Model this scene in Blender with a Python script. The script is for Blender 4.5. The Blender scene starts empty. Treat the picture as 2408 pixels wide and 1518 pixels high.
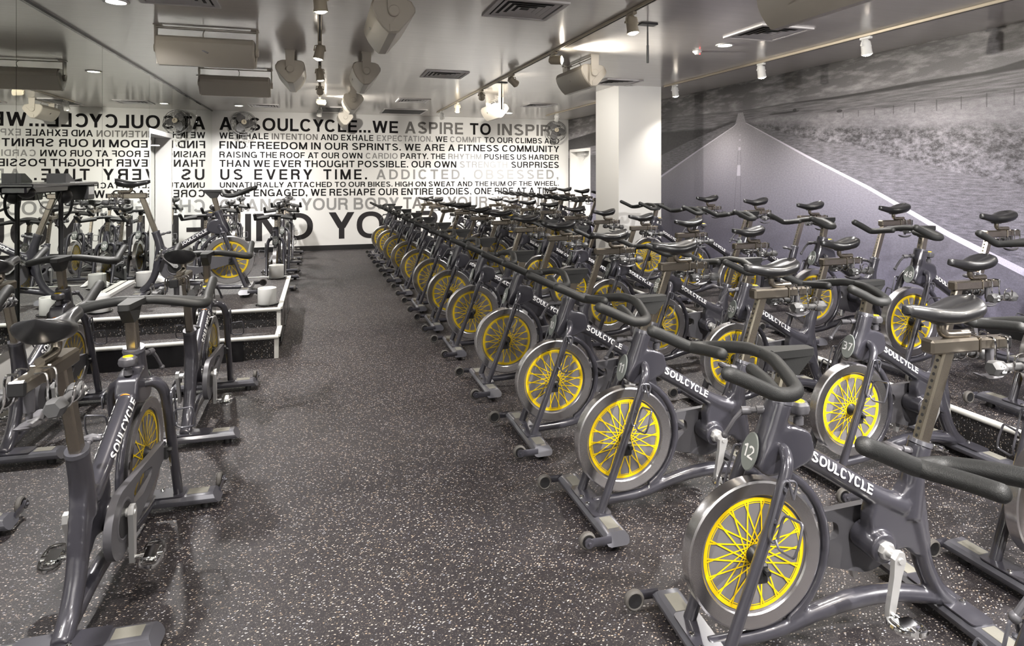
import bpy, bmesh, math, random
from math import sin, cos, pi, radians, sqrt, atan2
from mathutils import Vector, Matrix
from mathutils.geometry import tessellate_polygon

S = bpy.context.scene
COL = S.collection
random.seed(7)

# ------------------------------------------------------------------ camera
FPX, HOR, CAMZ = 1470.0, 409.0, 1.54
YAW = math.atan(452.0 / FPX)
cam = bpy.data.cameras.new('camera')
cam.sensor_width = 36.0
cam.lens = 36.0 * FPX / 2408.0
cam.shift_y = -(759.0 - HOR) / 2408.0
cam.clip_start = 0.05
camo = bpy.data.objects.new('camera', cam)
COL.objects.link(camo)
camo.location = (0, 0, CAMZ)
camo.rotation_euler = (pi / 2, 0, -YAW)
S.camera = camo

# ------------------------------------------------------------------ world, exposure
w = bpy.data.worlds.new('world')
S.world = w
w.use_nodes = True
w.node_tree.nodes['Background'].inputs[0].default_value = (0.02, 0.02, 0.022, 1)
w.node_tree.nodes['Background'].inputs[1].default_value = 1.0
S.view_settings.view_transform = 'Standard'
S.view_settings.look = 'None'
S.view_settings.gamma = 1.0
S.view_settings.use_curve_mapping = False
S.view_settings.exposure = 1.3
S.cycles.use_denoising = True
S.cycles.max_bounces = 7
S.cycles.diffuse_bounces = 4
S.cycles.glossy_bounces = 4
S.cycles.transmission_bounces = 4
S.cycles.sample_clamp_indirect = 3.0
S.cycles.caustics_reflective = False
S.cycles.caustics_refractive = False
# power of the lamps (used by their builders further down)
DOWN_W, TRACK_W = 200.0, 90.0
WARM, NEUTRAL = (1.0, 0.93, 0.83), (1.0, 0.965, 0.93)

H = 2.765            # ceiling
XL, XR, YB, YF = -1.975, 5.40, 13.20, -2.6
RISE = 0.20          # platform under the rear row
POD = 0.36           # podium height

# ------------------------------------------------------------------ materials
def new_mat(name):
    m = bpy.data.materials.new(name)
    m.use_nodes = True
    nt = m.node_tree
    return m, nt, nt.nodes['Principled BSDF']

def lin(c):
    return tuple(((v / 12.92) if v <= 0.04045 else ((v + 0.055) / 1.055) ** 2.4) for v in c)

def pbr(name, col, rough=0.5, metal=0.0, coat=0.0, spec=0.5, bump=None, noise=None):
    m, nt, b = new_mat(name)
    b.inputs['Base Color'].default_value = (*col, 1)
    b.inputs['Roughness'].default_value = rough
    b.inputs['Metallic'].default_value = metal
    b.inputs['Coat Weight'].default_value = coat
    b.inputs['Coat Roughness'].default_value = 0.08
    b.inputs['Specular IOR Level'].default_value = spec
    N = nt.nodes
    L = nt.links
    tc = N.new('ShaderNodeTexCoord')
    if noise:
        sc, amt = noise
        n = N.new('ShaderNodeTexNoise')
        n.inputs['Scale'].default_value = sc
        L.new(tc.outputs['Object'], n.inputs['Vector'])
        mx = N.new('ShaderNodeMix')
        mx.data_type = 'RGBA'
        mx.inputs[6].default_value = (*[v * (1 - amt) for v in col], 1)
        mx.inputs[7].default_value = (*[min(1, v * (1 + amt)) for v in col], 1)
        L.new(n.outputs['Fac'], mx.inputs[0])
        L.new(mx.outputs[2], b.inputs['Base Color'])
    if bump:
        sc, st = bump
        n = N.new('ShaderNodeTexNoise')
        n.inputs['Scale'].default_value = sc
        L.new(tc.outputs['Object'], n.inputs['Vector'])
        bp = N.new('ShaderNodeBump')
        bp.inputs['Strength'].default_value = st
        bp.inputs['Distance'].default_value = 0.002
        L.new(n.outputs['Fac'], bp.inputs['Height'])
        L.new(bp.outputs[0], b.inputs['Normal'])
    return m

M = {}
M['paint'] = pbr('frame_paint', (0.044, 0.043, 0.054), 0.28, 0.2, 1.0)
M['foot'] = pbr('foot_paint', (0.078, 0.078, 0.092), 0.30, 0.2, 0.8)
M['chrome'] = pbr('chrome', (0.72, 0.72, 0.72), 0.10, 1.0)
M['rim'] = pbr('rim_steel', (0.62, 0.61, 0.62), 0.24, 1.0)
M['steel'] = pbr('brushed_steel', (0.28, 0.25, 0.21), 0.22, 0.9, noise=(18, 0.1))
M['silver'] = pbr('silver_alloy', (0.62, 0.62, 0.62), 0.35, 0.7)
M['grip'] = pbr('grip_foam', (0.016, 0.0165, 0.0165), 0.55, bump=(400, 0.35))
M['saddle'] = pbr('saddle_vinyl', (0.012, 0.012, 0.0135), 0.36, bump=(300, 0.1), coat=0.25)
M['black'] = pbr('black_plastic', (0.015, 0.015, 0.016), 0.4)
M['yellow'] = pbr('yellow_paint', (0.72, 0.50, 0.004), 0.4)
M['disc'] = pbr('wheel_disc', (0.20, 0.19, 0.195), 0.42, 0.35)
M['rubber'] = pbr('grey_rubber', (0.07, 0.065, 0.06), 0.65)
M['guard'] = pbr('guard_plastic', (0.085, 0.083, 0.092), 0.42, 0.1)
M['letter'] = pbr('white_letters', (0.80, 0.80, 0.80), 0.5)
M['plate'] = pbr('plate_grey', (0.16, 0.175, 0.165), 0.4)
M['tape'] = pbr('grit_tape', (0.15, 0.145, 0.125), 0.9, bump=(600, 0.5), noise=(9, 0.25))
M['dumbbell'] = pbr('dumbbell_grey', (0.07, 0.07, 0.072), 0.55)
M['orange'] = pbr('orange_sticker', (0.75, 0.20, 0.02), 0.5)
M['speaker'] = pbr('speaker_shell', (0.60, 0.56, 0.49), 0.42)
M['white'] = pbr('white_paint', (0.80, 0.80, 0.78), 0.35)
M['nosing'] = pbr('nosing_white', (0.56, 0.56, 0.53), 0.45, noise=(20, 0.08))
M['track'] = pbr('track_metal', (0.52, 0.46, 0.36), 0.4, 0.4)
M['headm'] = pbr('head_cream', (0.62, 0.56, 0.44), 0.38)
M['headw'] = pbr('head_white', (0.80, 0.80, 0.78), 0.4)
M['vent'] = pbr('vent_metal', (0.70, 0.68, 0.68), 0.5)
M['ventdark'] = pbr('vent_inside', (0.05, 0.05, 0.05), 0.8)
M['panelgrey'] = pbr('return_grille', (0.22, 0.22, 0.22), 0.6)
M['gloss_black'] = pbr('gloss_black', (0.006, 0.006, 0.007), 0.12)
M['ltext_black'] = pbr('wall_letter_black', (0.012, 0.011, 0.012), 0.7, spec=0.1)
M['ltext_dark'] = pbr('wall_letter_dark', (0.032, 0.030, 0.032), 0.7, spec=0.1)
M['ltext_mid'] = pbr('wall_letter_grey', (0.19, 0.185, 0.18), 0.7, spec=0.1)
M['ltext_light'] = pbr('wall_letter_light', (0.29, 0.29, 0.29), 0.7, spec=0.1)
M['baseb'] = pbr('baseboard_black', (0.008, 0.008, 0.009), 0.4)
M['fanwire'] = pbr('fan_wire', (0.17, 0.17, 0.17), 0.4, 0.4)
M['fanblade'] = pbr('fan_blade', (0.14, 0.14, 0.145), 0.35)
M['towel'] = pbr('towel', (0.85, 0.85, 0.83), 0.9, bump=(300, 0.5))
M['red'] = pbr('red_led', (0.8, 0.02, 0.02), 0.4)
M['wallwhite'] = pbr('wall_white_gloss', (0.78, 0.78, 0.77), 0.6, spec=0.2)
M['dado'] = pbr('dado_white', (0.72, 0.71, 0.68), 0.25)

def emis(name, col, st):
    m, nt, b = new_mat(name)
    b.inputs['Base Color'].default_value = (*col, 1)
    b.inputs['Emission Color'].default_value = (*col, 1)
    b.inputs['Emission Strength'].default_value = st
    return m
M['lamp'] = emis('lamp_glow', (1, 0.90, 0.74), 30)
M['led'] = emis('led_red', (1, 0.03, 0.03), 3)

# mirror
m, nt, b = new_mat('mirror_glass')
b.inputs['Base Color'].default_value = (0.83, 0.86, 0.82, 1)
b.inputs['Metallic'].default_value = 1
b.inputs['Roughness'].default_value = 0.0
M['mirror'] = m
# frosted glass
m, nt, b = new_mat('frosted_glass')
b.inputs['Base Color'].default_value = (0.96, 0.96, 0.94, 1)
b.inputs['Roughness'].default_value = 0.45
b.inputs['Transmission Weight'].default_value = 0.2
b.inputs['IOR'].default_value = 1.2
M['frost'] = m
m, nt, b = new_mat('clear_glass')
b.inputs['Base Color'].default_value = (0.97, 0.98, 0.97, 1)
b.inputs['Roughness'].default_value = 0.02
b.inputs['Transmission Weight'].default_value = 1.0
b.inputs['IOR'].default_value = 1.3
M['clear'] = m
M['wax'] = pbr('wax', (0.88, 0.87, 0.82), 0.6)

# speckled rubber floor
def floor_mat(name, base, wet, chips=1.0):
    m, nt, b = new_mat(name)
    N, L = nt.nodes, nt.links
    tc = N.new('ShaderNodeTexCoord')
    def vor(scale, dist, rnd, rot):
        mp = N.new('ShaderNodeMapping')
        mp.inputs['Rotation'].default_value = (0, 0, rot)
        mp.inputs['Scale'].default_value = (1, 1.7, 1)
        L.new(tc.outputs['Object'], mp.inputs['Vector'])
        nz = N.new('ShaderNodeTexNoise')
        nz.inputs['Scale'].default_value = scale * 1.4
        L.new(tc.outputs['Object'], nz.inputs['Vector'])
        ad = N.new('ShaderNodeMixRGB')
        ad.blend_type = 'ADD'
        ad.inputs[0].default_value = 0.012
        L.new(mp.outputs[0], ad.inputs[1])
        L.new(nz.outputs['Color'], ad.inputs[2])
        v = N.new('ShaderNodeTexVoronoi')
        v.inputs['Scale'].default_value = scale
        L.new(ad.outputs[0], v.inputs['Vector'])
        lt = N.new('ShaderNodeMath'); lt.operation = 'LESS_THAN'
        L.new(v.outputs['Distance'], lt.inputs[0]); lt.inputs[1].default_value = dist
        sp = N.new('ShaderNodeSeparateColor')
        L.new(v.outputs['Color'], sp.inputs[0])
        gt = N.new('ShaderNodeMath'); gt.operation = 'GREATER_THAN'
        L.new(sp.outputs[0], gt.inputs[0]); gt.inputs[1].default_value = rnd
        mu = N.new('ShaderNodeMath'); mu.operation = 'MULTIPLY'
        L.new(lt.outputs[0], mu.inputs[0]); L.new(gt.outputs[0], mu.inputs[1])
        return mu, sp
    f1, s1 = vor(82, 0.30, 0.55, 0.5)
    f2, s2 = vor(145, 0.30, 0.45, 1.9)
    rp = N.new('ShaderNodeValToRGB')
    e = rp.color_ramp
    e.elements[0].color = (0.22, 0.16, 0.11, 1)
    e.elements[1].color = (0.50, 0.47, 0.44, 1)
    k = e.elements.new(0.45); k.color = (0.42, 0.36, 0.31, 1)
    k = e.elements.new(0.7); k.color = (0.20, 0.21, 0.25, 1)
    L.new(s1.outputs[1], rp.inputs[0])
    big = N.new('ShaderNodeTexNoise'); big.inputs['Scale'].default_value = 1.3
    L.new(tc.outputs['Object'], big.inputs['Vector'])
    bm = N.new('ShaderNodeMix'); bm.data_type = 'RGBA'
    bm.inputs[6].default_value = (*[v * 0.8 for v in base], 1)
    bm.inputs[7].default_value = (*[v * 1.25 for v in base], 1)
    L.new(big.outputs[0], bm.inputs[0])
    m1 = N.new('ShaderNodeMix'); m1.data_type = 'RGBA'
    L.new(f2.outputs[0], m1.inputs[0])
    L.new(bm.outputs[2], m1.inputs[6])
    m1.inputs[7].default_value = (0.20 * chips, 0.175 * chips, 0.15 * chips, 1)
    m2 = N.new('ShaderNodeMix'); m2.data_type = 'RGBA'
    L.new(f1.outputs[0], m2.inputs[0])
    L.new(m1.outputs[2], m2.inputs[6])
    L.new(rp.outputs[0], m2.inputs[7])
    L.new(m2.outputs[2], b.inputs['Base Color'])
    b.inputs['Roughness'].default_value = wet
    b.inputs['Specular IOR Level'].default_value = 0.42
    nn = N.new('ShaderNodeTexNoise'); nn.inputs['Scale'].default_value = 160
    L.new(tc.outputs['Object'], nn.inputs['Vector'])
    bp = N.new('ShaderNodeBump'); bp.inputs['Strength'].default_value = 0.35
    bp.inputs['Distance'].default_value = 0.003
    L.new(nn.outputs[0], bp.inputs['Height'])
    L.new(bp.outputs[0], b.inputs['Normal'])
    return m
M['floor'] = floor_mat('rubber_floor', (0.0132, 0.0110, 0.0132), 0.55, 0.50)
M['riser'] = floor_mat('rubber_riser', (0.010, 0.009, 0.010), 0.6, 0.35)

# brushed, slightly glossy ceiling laminate
m, nt, b = new_mat('ceiling_laminate')
N, L = nt.nodes, nt.links
tc = N.new('ShaderNodeTexCoord')
mp = N.new('ShaderNodeMapping'); mp.inputs['Scale'].default_value = (0.8, 9, 1)
L.new(tc.outputs['Object'], mp.inputs[0])
n1 = N.new('ShaderNodeTexNoise'); n1.inputs['Scale'].default_value = 3.0; n1.inputs['Detail'].default_value = 5
L.new(mp.outputs[0], n1.inputs['Vector'])
rp = N.new('ShaderNodeValToRGB')
rp.color_ramp.elements[0].color = (0.66, 0.63, 0.60, 1)
rp.color_ramp.elements[1].color = (0.76, 0.73, 0.70, 1)
L.new(n1.outputs[0], rp.inputs[0])
L.new(rp.outputs[0], b.inputs['Base Color'])
b.inputs['Roughness'].default_value = 0.20
b.inputs['Specular IOR Level'].default_value = 0.9
b.inputs['Coat Weight'].default_value = 0.25
b.inputs['Coat Roughness'].default_value = 0.12
bp = N.new('ShaderNodeBump'); bp.inputs['Strength'].default_value = 0.06; bp.inputs['Distance'].default_value = 0.01
L.new(n1.outputs[0], bp.inputs['Height']); L.new(bp.outputs[0], b.inputs['Normal'])
M['ceiling'] = m

# road photograph printed on the right wall: a function of the wall's own Y and Z
def mural_mat():
    m, nt, b = new_mat('road_mural')
    N, L = nt.nodes, nt.links
    geo = N.new('ShaderNodeTexCoord')
    sep = N.new('ShaderNodeSeparateXYZ'); L.new(geo.outputs['Object'], sep.inputs[0])
    Y, Z = sep.outputs[1], sep.outputs[2]
    def mth(op, a, b_=None, c=None, clamp=False):
        n = N.new('ShaderNodeMath'); n.operation = op; n.use_clamp = clamp
        for i, v in enumerate((a, b_, c)):
            if v is None: continue
            if isinstance(v, (int, float)): n.inputs[i].default_value = v
            else: L.new(v, n.inputs[i])
        return n.outputs[0]
    def curve(src, pts, lo, hi, zlo, zhi):
        n = N.new('ShaderNodeFloatCurve')
        t = mth('MULTIPLY_ADD', src, 1.0 / (hi - lo), -lo / (hi - lo), clamp=True)
        L.new(t, n.inputs['Value'])
        cv = n.mapping.curves[0]
        pts = sorted(((p[0] - lo) / (hi - lo), (p[1] - zlo) / (zhi - zlo)) for p in pts)
        cv.points[0].location = pts[0]
        cv.points[1].location = pts[-1]
        for p in pts[1:-1]: cv.points.new(*p)
        for p in cv.points: p.handle_type = 'VECTOR'
        n.mapping.update()
        return mth('MULTIPLY_ADD', n.outputs[0], zhi - zlo, zlo)
    def noise(scale, sx=1, sy=1, detail=4, rough=0.55):
        mp = N.new('ShaderNodeMapping'); mp.inputs['Scale'].default_value = (1, sx, sy)
        L.new(geo.outputs['Object'], mp.inputs[0])
        n = N.new('ShaderNodeTexNoise'); n.inputs['Scale'].default_value = scale
        n.inputs['Detail'].default_value = detail; n.inputs['Roughness'].default_value = rough
        L.new(mp.outputs[0], n.inputs['Vector'])
        return n.outputs['Fac']
    def mix(f, a, b_):
        n = N.new('ShaderNodeMix'); n.data_type = 'FLOAT'
        for i, v in ((0, f), (2, a), (3, b_)):
            if isinstance(v, (int, float)): n.inputs[i].default_value = v
            else: L.new(v, n.inputs[i])
        return n.outputs[0]
    def below(z, soft):          # 1 where the wall is below the curve z
        return mth('MULTIPLY_ADD', mth('SUBTRACT', z, Z), 1.0 / soft, 0.5, clamp=True)
    C = lambda pts: curve(Y, pts, 0.0, 13.3, 0.0, 2.8)
    grain = noise(120, 1, 1, 2)
    fine = mth('MULTIPLY_ADD', grain, 0.5, 0.75)
    # sky with streaky cloud
    cl = mth('MULTIPLY_ADD', noise(4.0, 0.8, 3.6, 6, 0.60), 4.5, -2.1, clamp=True)
    up = mth('MULTIPLY_ADD', Z, 2.6, -6.19, clamp=True)
    sky = mix(cl, mix(up, 0.22, 0.065), mix(up, 0.44, 0.22))
    v = sky
    # far hills
    hill = C([(0, 2.62), (2.2, 2.56), (3.0, 2.50), (3.586, 2.458), (3.743, 2.432), (3.9, 2.414), (4.645, 2.412), (5.03, 2.395), (5.53, 2.388), (6.2, 2.395), (7.1, 2.385), (8.1, 2.425), (9.15, 2.455), (10.5, 2.44), (11.4, 2.42), (12.4, 2.36), (13.3, 2.30)])
    v = mix(below(hill, 0.012), v, mth('MULTIPLY_ADD', noise(9, 1, 3), 0.05, 0.022))
    base = C([(0, 2.42), (3.6, 2.383), (4.645, 2.366), (5.53, 2.36), (6.2, 2.385), (7.1, 2.38), (8.1, 2.42), (9.15, 2.45), (9.3, 2.28), (11, 2.16), (13.3, 2.05)])
    fld = mth('MULTIPLY_ADD', noise(5, 0.6, 12, 5, 0.65), 0.62, -0.11)
    v = mix(below(base, 0.02), v, fld)
    # light dry grass, then rough verge, either side of the road
    lg = C([(0, 2.18), (3.62, 2.185), (4.3, 2.18), (5.3, 2.20), (5.9, 2.235), (6.6, 2.25), (7.1, 2.245), (7.3, 2.27), (7.7, 2.20), (9.15, 2.225), (9.3, 2.0), (13.3, 1.9)])
    ysplit = mth('LESS_THAN', Y, 7.13)
    dry = mth('MULTIPLY_ADD', noise(14, 1, 2.5, 6, 0.7), 0.46, 0.10)
    darkl = mth('MULTIPLY_ADD', noise(16, 1, 2, 6, 0.7), 0.12, 0.0)
    v = mix(below(lg, 0.03), v, mix(ysplit, darkl, dry))
    rg = C([(0, 1.93), (3.6, 1.95), (4.29, 2.0), (5.3, 2.07), (5.9, 2.10), (6.92, 2.23), (7.12, 2.24), (7.3, 2.2), (8.3, 2.1), (9.15, 2.04), (13.3, 1.8)])
    wob = mth('MULTIPLY_ADD', noise(2.5, 1, 2, 4), 0.16, -0.08)
    rgw = mth('ADD', rg, wob)
    rough = mth('MULTIPLY_ADD', noise(9, 1, 1.8, 8, 0.80), 1.45, -0.60, clamp=True)
    v = mix(mth('MULTIPLY', below(rgw, 0.10), 0.85), v, mix(ysplit, darkl, rough))
    # asphalt
    asph = C([(0, 0.75), (2.0, 1.10), (3.618, 1.451), (4.287, 1.586), (5.3, 1.843), (5.9, 1.939), (6.92, 2.205), (7.04, 2.24), (7.20, 2.25), (7.315, 2.235), (8.35, 2.041), (9.16, 1.85), (10.5, 1.5), (13.3, 0.8)])
    shl = mth('MULTIPLY', mth('MULTIPLY_ADD', noise(30, 0.3, 2.2, 5, 0.7), 0.50, -0.08), fine)
    v = mix(below(asph, 0.015), v, shl)
    lane = C([(0, -0.6 + 0.62), (1.5, 0.02), (2.2, 0.15), (3.586, 0.752), (4.218, 1.00), (4.645, 1.2), (5.085, 1.404), (5.91, 1.74), (6.99, 2.21), (7.06, 2.24), (7.18, 2.24), (7.251, 2.195), (8.124, 1.884), (9.187, 1.491), (11, 0.82), (13.2, 0.0), (13.3, 0.0)])
    down = mth('MULTIPLY_ADD', Z, 0.68, -0.56, clamp=True)
    ln = mth('MULTIPLY', mix(down, 0.16, 0.44), mth('MULTIPLY_ADD', noise(60, 0.6, 1, 4, 0.7), 0.9, 0.55))
    v = mix(below(lane, 0.015), v, ln)
    neck = mth('MULTIPLY', mth('LESS_THAN', mth('ABSOLUTE', mth('SUBTRACT', Y, 7.12)), mth('MULTIPLY_ADD', mth('SUBTRACT', 2.362, Z), 0.42, 0.050)),
               mth('MULTIPLY', mth('GREATER_THAN', Z, 2.20), mth('LESS_THAN', Z, 2.362)))
    v = mix(mth('MULTIPLY', neck, 0.9), v, ln)
    # white edge lines: taper towards the vanishing point
    dist = mth('ABSOLUTE', mth('SUBTRACT', lane, Z))
    wd = mth('MULTIPLY_ADD', mth('SUBTRACT', 2.28, Z), 0.018, 0.004)
    line = mth('MULTIPLY', mth('LESS_THAN', dist, wd), mth('LESS_THAN', Z, 2.22))
    v = mix(mth('MULTIPLY', line, 0.9), v, 0.72)
    # dashed centre line
    yc = mth('MULTIPLY_ADD', mth('SUBTRACT', 2.3, Z), 0.055, 7.12)
    dy = mth('ABSOLUTE', mth('SUBTRACT', Y, yc))
    wc = mth('MULTIPLY_ADD', mth('SUBTRACT', 2.3, Z), 0.05, 0.004)
    incol = mth('LESS_THAN', dy, wc)
    dash = 0.0
    for a, b2 in ((1.517, 1.661), (1.861, 1.901), (1.988, 2.008), (2.06, 2.072)):
        r = mth('MULTIPLY', mth('GREATER_THAN', Z, a), mth('LESS_THAN', Z, b2))
        dash = r if isinstance(dash, float) else mth('MAXIMUM', dash, r)
    v = mix(mth('MULTIPLY', mth('MULTIPLY', incol, dash), 0.8), v, 0.62)
    seam = mth('MULTIPLY', mth('LESS_THAN', mth('ABSOLUTE', mth('SUBTRACT', dy, wc)), 0.006), mth('LESS_THAN', Z, 1.86))
    v = mix(mth('MULTIPLY', seam, 0.35), v, 0.05)
    # fence posts and bushes
    for k, y in enumerate((3.66, 3.88, 4.10, 4.33, 4.55, 4.78, 5.0, 5.2, 5.4)):
        h = 0.13 - 0.009 * k
        p = mth('MULTIPLY', mth('LESS_THAN', mth('ABSOLUTE', mth('SUBTRACT', Y, y)), 0.006),
                mth('MULTIPLY', mth('GREATER_THAN', Z, 2.10 + 0.006 * k), mth('LESS_THAN', Z, 2.10 + 0.006 * k + h)))
        v = mix(mth('MULTIPLY', p, 0.5), v, 0.03)
    for y, z, ry, rz in ((5.45, 2.225, 0.04, 0.016), (6.3, 2.285, 0.26, 0.012), (6.12, 2.30, 0.03, 0.02)):
        q = mth('ADD', mth('POWER', mth('MULTIPLY', mth('SUBTRACT', Y, y), 1 / ry), 2.0), mth('POWER', mth('MULTIPLY', mth('SUBTRACT', Z, z), 1 / rz), 2.0))
        v = mix(mth('MULTIPLY', mth('LESS_THAN', q, 1.0), 0.8), v, 0.03)
    v = mth('MULTIPLY', v, mth('MULTIPLY_ADD', grain, 0.7, 0.65))
    cr = N.new('ShaderNodeCombineColor')
    L.new(mth('MULTIPLY', v, 1.0), cr.inputs[0]); L.new(mth('MULTIPLY', v, 0.965), cr.inputs[1]); L.new(mth('MULTIPLY', v, mth('MULTIPLY_ADD', Z, -0.16, 1.40)), cr.inputs[2])
    L.new(cr.outputs[0], b.inputs['Base Color'])
    b.inputs['Roughness'].default_value = 0.5
    return m
M['mural'] = mural_mat()

# ------------------------------------------------------------------ mesh builder
class MB:
    def __init__(s):
        s.v, s.f, s.mi = [], [], []
    def add(s, vs, fs, mi=0):
        o = len(s.v)
        s.v += [tuple(p) for p in vs]
        s.f += [tuple(i + o for i in f) for f in fs]
        s.mi += [mi] * len(fs)
    def box(s, c, d, rot=None, mi=0):
        x, y, z = [k / 2 for k in d]
        vs = [Vector((a * x, b_ * y, e * z)) for e in (-1, 1) for b_ in (-1, 1) for a in (-1, 1)]
        if rot is not None: vs = [rot @ p for p in vs]
        vs = [p + Vector(c) for p in vs]
        s.add(vs, [(0, 2, 3, 1), (4, 5, 7, 6), (0, 1, 5, 4), (2, 6, 7, 3), (0, 4, 6, 2), (1, 3, 7, 5)], mi)
    def bbox(s, c, d, r, rot=None, mi=0):
        """box with chamfered edges"""
        x, y, z = [k / 2 for k in d]
        r = min(r, x * .95, y * .95, z * .95)
        vs, idx = [], {}
        for sx in (-1, 1):
            for sy in (-1, 1):
                for sz in (-1, 1):
                    for ax in range(3):
                        p = [sx * x, sy * y, sz * z]
                        for k in range(3):
                            if k != ax: p[k] -= (sx, sy, sz)[k] * r
                        idx[(sx, sy, sz, ax)] = len(vs)
                        vs.append(Vector(p))
        fs = []
        sg = (-1, 1)
        for ax in range(3):
            o1, o2 = [k for k in range(3) if k != ax]
            for s0 in sg:
                q = []
                for a, b_ in ((-1, -1), (1, -1), (1, 1), (-1, 1)):
                    k = [0, 0, 0]; k[ax] = s0; k[o1] = a; k[o2] = b_
                    q.append(idx[(*k, ax)])
                fs.append(q)
        for ax in range(3):
            o1, o2 = [k for k in range(3) if k != ax]
            for a in sg:
                for b_ in sg:
                    q = []
                    for s0 in (-1, 1):
                        k = [0, 0, 0]; k[ax] = s0; k[o1] = a; k[o2] = b_
                        t = [idx[(*k, o1)], idx[(*k, o2)]]
                        q += t if s0 == -1 else t[::-1]
                    fs.append(q)
        for sx in sg:
            for sy in sg:
                for sz in sg:
                    fs.append([idx[(sx, sy, sz, k)] for k in range(3)])
        # outward orientation
        out = []
        for f in fs:
            c0 = sum((vs[i] for i in f), Vector()) / len(f)
            n = (vs[f[1]] - vs[f[0]]).cross(vs[f[2]] - vs[f[0]])
            out.append(tuple(f) if n.dot(c0) >= 0 else tuple(reversed(f)))
        if rot is not None: vs = [rot @ p for p in vs]
        s.add([p + Vector(c) for p in vs], out, mi)
    def tube(s, path, r, n=10, smooth=0, caps=True, ell=None, mi=0, closed=False, up=None):
        P = [Vector(p) for p in path]
        R = list(r) if hasattr(r, '__len__') else [r] * len(P)
        if smooth:
            Q, RR = [], []
            m_ = len(P)
            segs = m_ if closed else m_ - 1
            for i in range(segs):
                if closed:
                    p0, p1, p2, p3 = P[i - 1], P[i], P[(i + 1) % m_], P[(i + 2) % m_]
                    r1, r2 = R[i], R[(i + 1) % m_]
                else:
                    p0, p1, p2, p3 = P[max(i - 1, 0)], P[i], P[i + 1], P[min(i + 2, m_ - 1)]
                    r1, r2 = R[i], R[i + 1]
                for k in range(smooth):
                    t = k / smooth
                    q = 0.5 * ((2 * p1) + (p2 - p0) * t + (2 * p0 - 5 * p1 + 4 * p2 - p3) * t * t + (3 * p1 - p0 - 3 * p2 + p3) * t ** 3)
                    Q.append(q); RR.append(r1 + (r2 - r1) * t)
            if not closed:
                Q.append(P[-1]); RR.append(R[-1])
            P, R = Q, RR
        m_ = len(P)
        T = []
        for i in range(m_):
            a = P[i - 1] if (i > 0 or closed) else P[i]
            b_ = P[(i + 1) % m_] if (i < m_ - 1 or closed) else P[i]
            T.append((b_ - a).normalized())
        ref = Vector(up) if up else (Vector((0, 1, 0)) if abs(T[0].y) < 0.9 else Vector((1, 0, 0)))
        N_ = (ref - T[0] * ref.dot(T[0])).normalized()
        rings = []
        e1, e2 = ell or (1, 1)
        def ring(c, T_, N_, rr):
            B = T_.cross(N_)
            return [c + (N_ * cos(2 * pi * k / n) * e1 + B * sin(2 * pi * k / n) * e2) * rr for k in range(n)]
        for i in range(m_):
            N_ = (N_ - T[i] * N_.dot(T[i])).normalized()
            if i == 0 and caps == 'round':
                for a in (0.98, 0.8, 0.45):
                    rings.append(ring(P[0] - T[0] * R[0] * a * 0.9, T[0], N_, R[0] * sqrt(max(0.02, 1 - a * a))))
            rings.append(ring(P[i], T[i], N_, R[i]))
            if i == m_ - 1 and caps == 'round':
                for a in (0.45, 0.8, 0.98):
                    rings.append(ring(P[i] + T[i] * R[i] * a * 0.9, T[i], N_, R[i] * sqrt(max(0.02, 1 - a * a))))
        vs = [p for rg in rings for p in rg]
        fs = []
        nr = len(rings)
        for i in range(nr if closed else nr - 1):
            j = (i + 1) % nr
            for k in range(n):
                k2 = (k + 1) % n
                fs.append((i * n + k, i * n + k2, j * n + k2, j * n + k))
        if caps and not closed:
            fs.append(tuple(range(n - 1, -1, -1)))
            fs.append(tuple((nr - 1) * n + k for k in range(n)))
        s.add(vs, fs, mi)
    def cyl(s, a, b_, r, n=16, mi=0, r2=None):
        s.tube([a, b_], [r, r if r2 is None else r2], n=n, mi=mi)
    def lathe(s, prof, c=(0, 0, 0), axis='z', n=24, mi=0, arc=None):
        """prof: (radius, height) pairs"""
        vs, fs = [], []
        c = Vector(c)
        for (r, h) in prof:
            for k in range(n):
                a = 2 * pi * k / n
                p = {'z': (r * cos(a), r * sin(a), h), 'y': (r * cos(a), h, r * sin(a)), 'x': (h, r * cos(a), r * sin(a))}[axis]
                vs.append(c + Vector(p))
        m_ = len(prof)
        for i in range(m_ - 1):
            for k in range(n):
                k2 = (k + 1) % n
                q = (i * n + k, i * n + k2, (i + 1) * n + k2, (i + 1) * n + k)
                fs.append(q if axis != 'y' else q[::-1])
        for i, rev in ((0, True), (m_ - 1, False)):
            if prof[i][0] > 1e-5 and tuple(prof[0]) != tuple(prof[-1]):
                q = tuple(i * n + k for k in range(n))
                if axis == 'y': rev = not rev
                fs.append(q[::-1] if rev else q)
        s.add(vs, fs, mi)
    def prism(s, outer, y0, y1, plane='xz', holes=(), mi=0, xf=None):
        """polygon in a plane extruded along the third axis"""
        loops = [list(outer)] + [list(h) for h in holes]
        pts = [p for lp in loops for p in lp]
        tri = tessellate_polygon([[Vector((p[0], p[1], 0)) for p in lp] for lp in loops])
        def P3(p, d):
            q = {'xz': (p[0], d, p[1]), 'yz': (d, p[0], p[1]), 'xy': (p[0], p[1], d)}[plane]
            return xf @ Vector(q) if xf is not None else Vector(q)
        n = len(pts)
        vs = [P3(p, y0) for p in pts] + [P3(p, y1) for p in pts]
        fs = []
        for t in tri:
            fs.append(tuple(t)); fs.append(tuple(i + n for i in reversed(t)))
        o = 0
        for lp in loops:
            k = len(lp)
            for i in range(k):
                j = (i + 1) % k
                fs.append((o + i, o + j, n + o + j, n + o + i))
            o += k
        s.add(vs, fs, mi)
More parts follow.
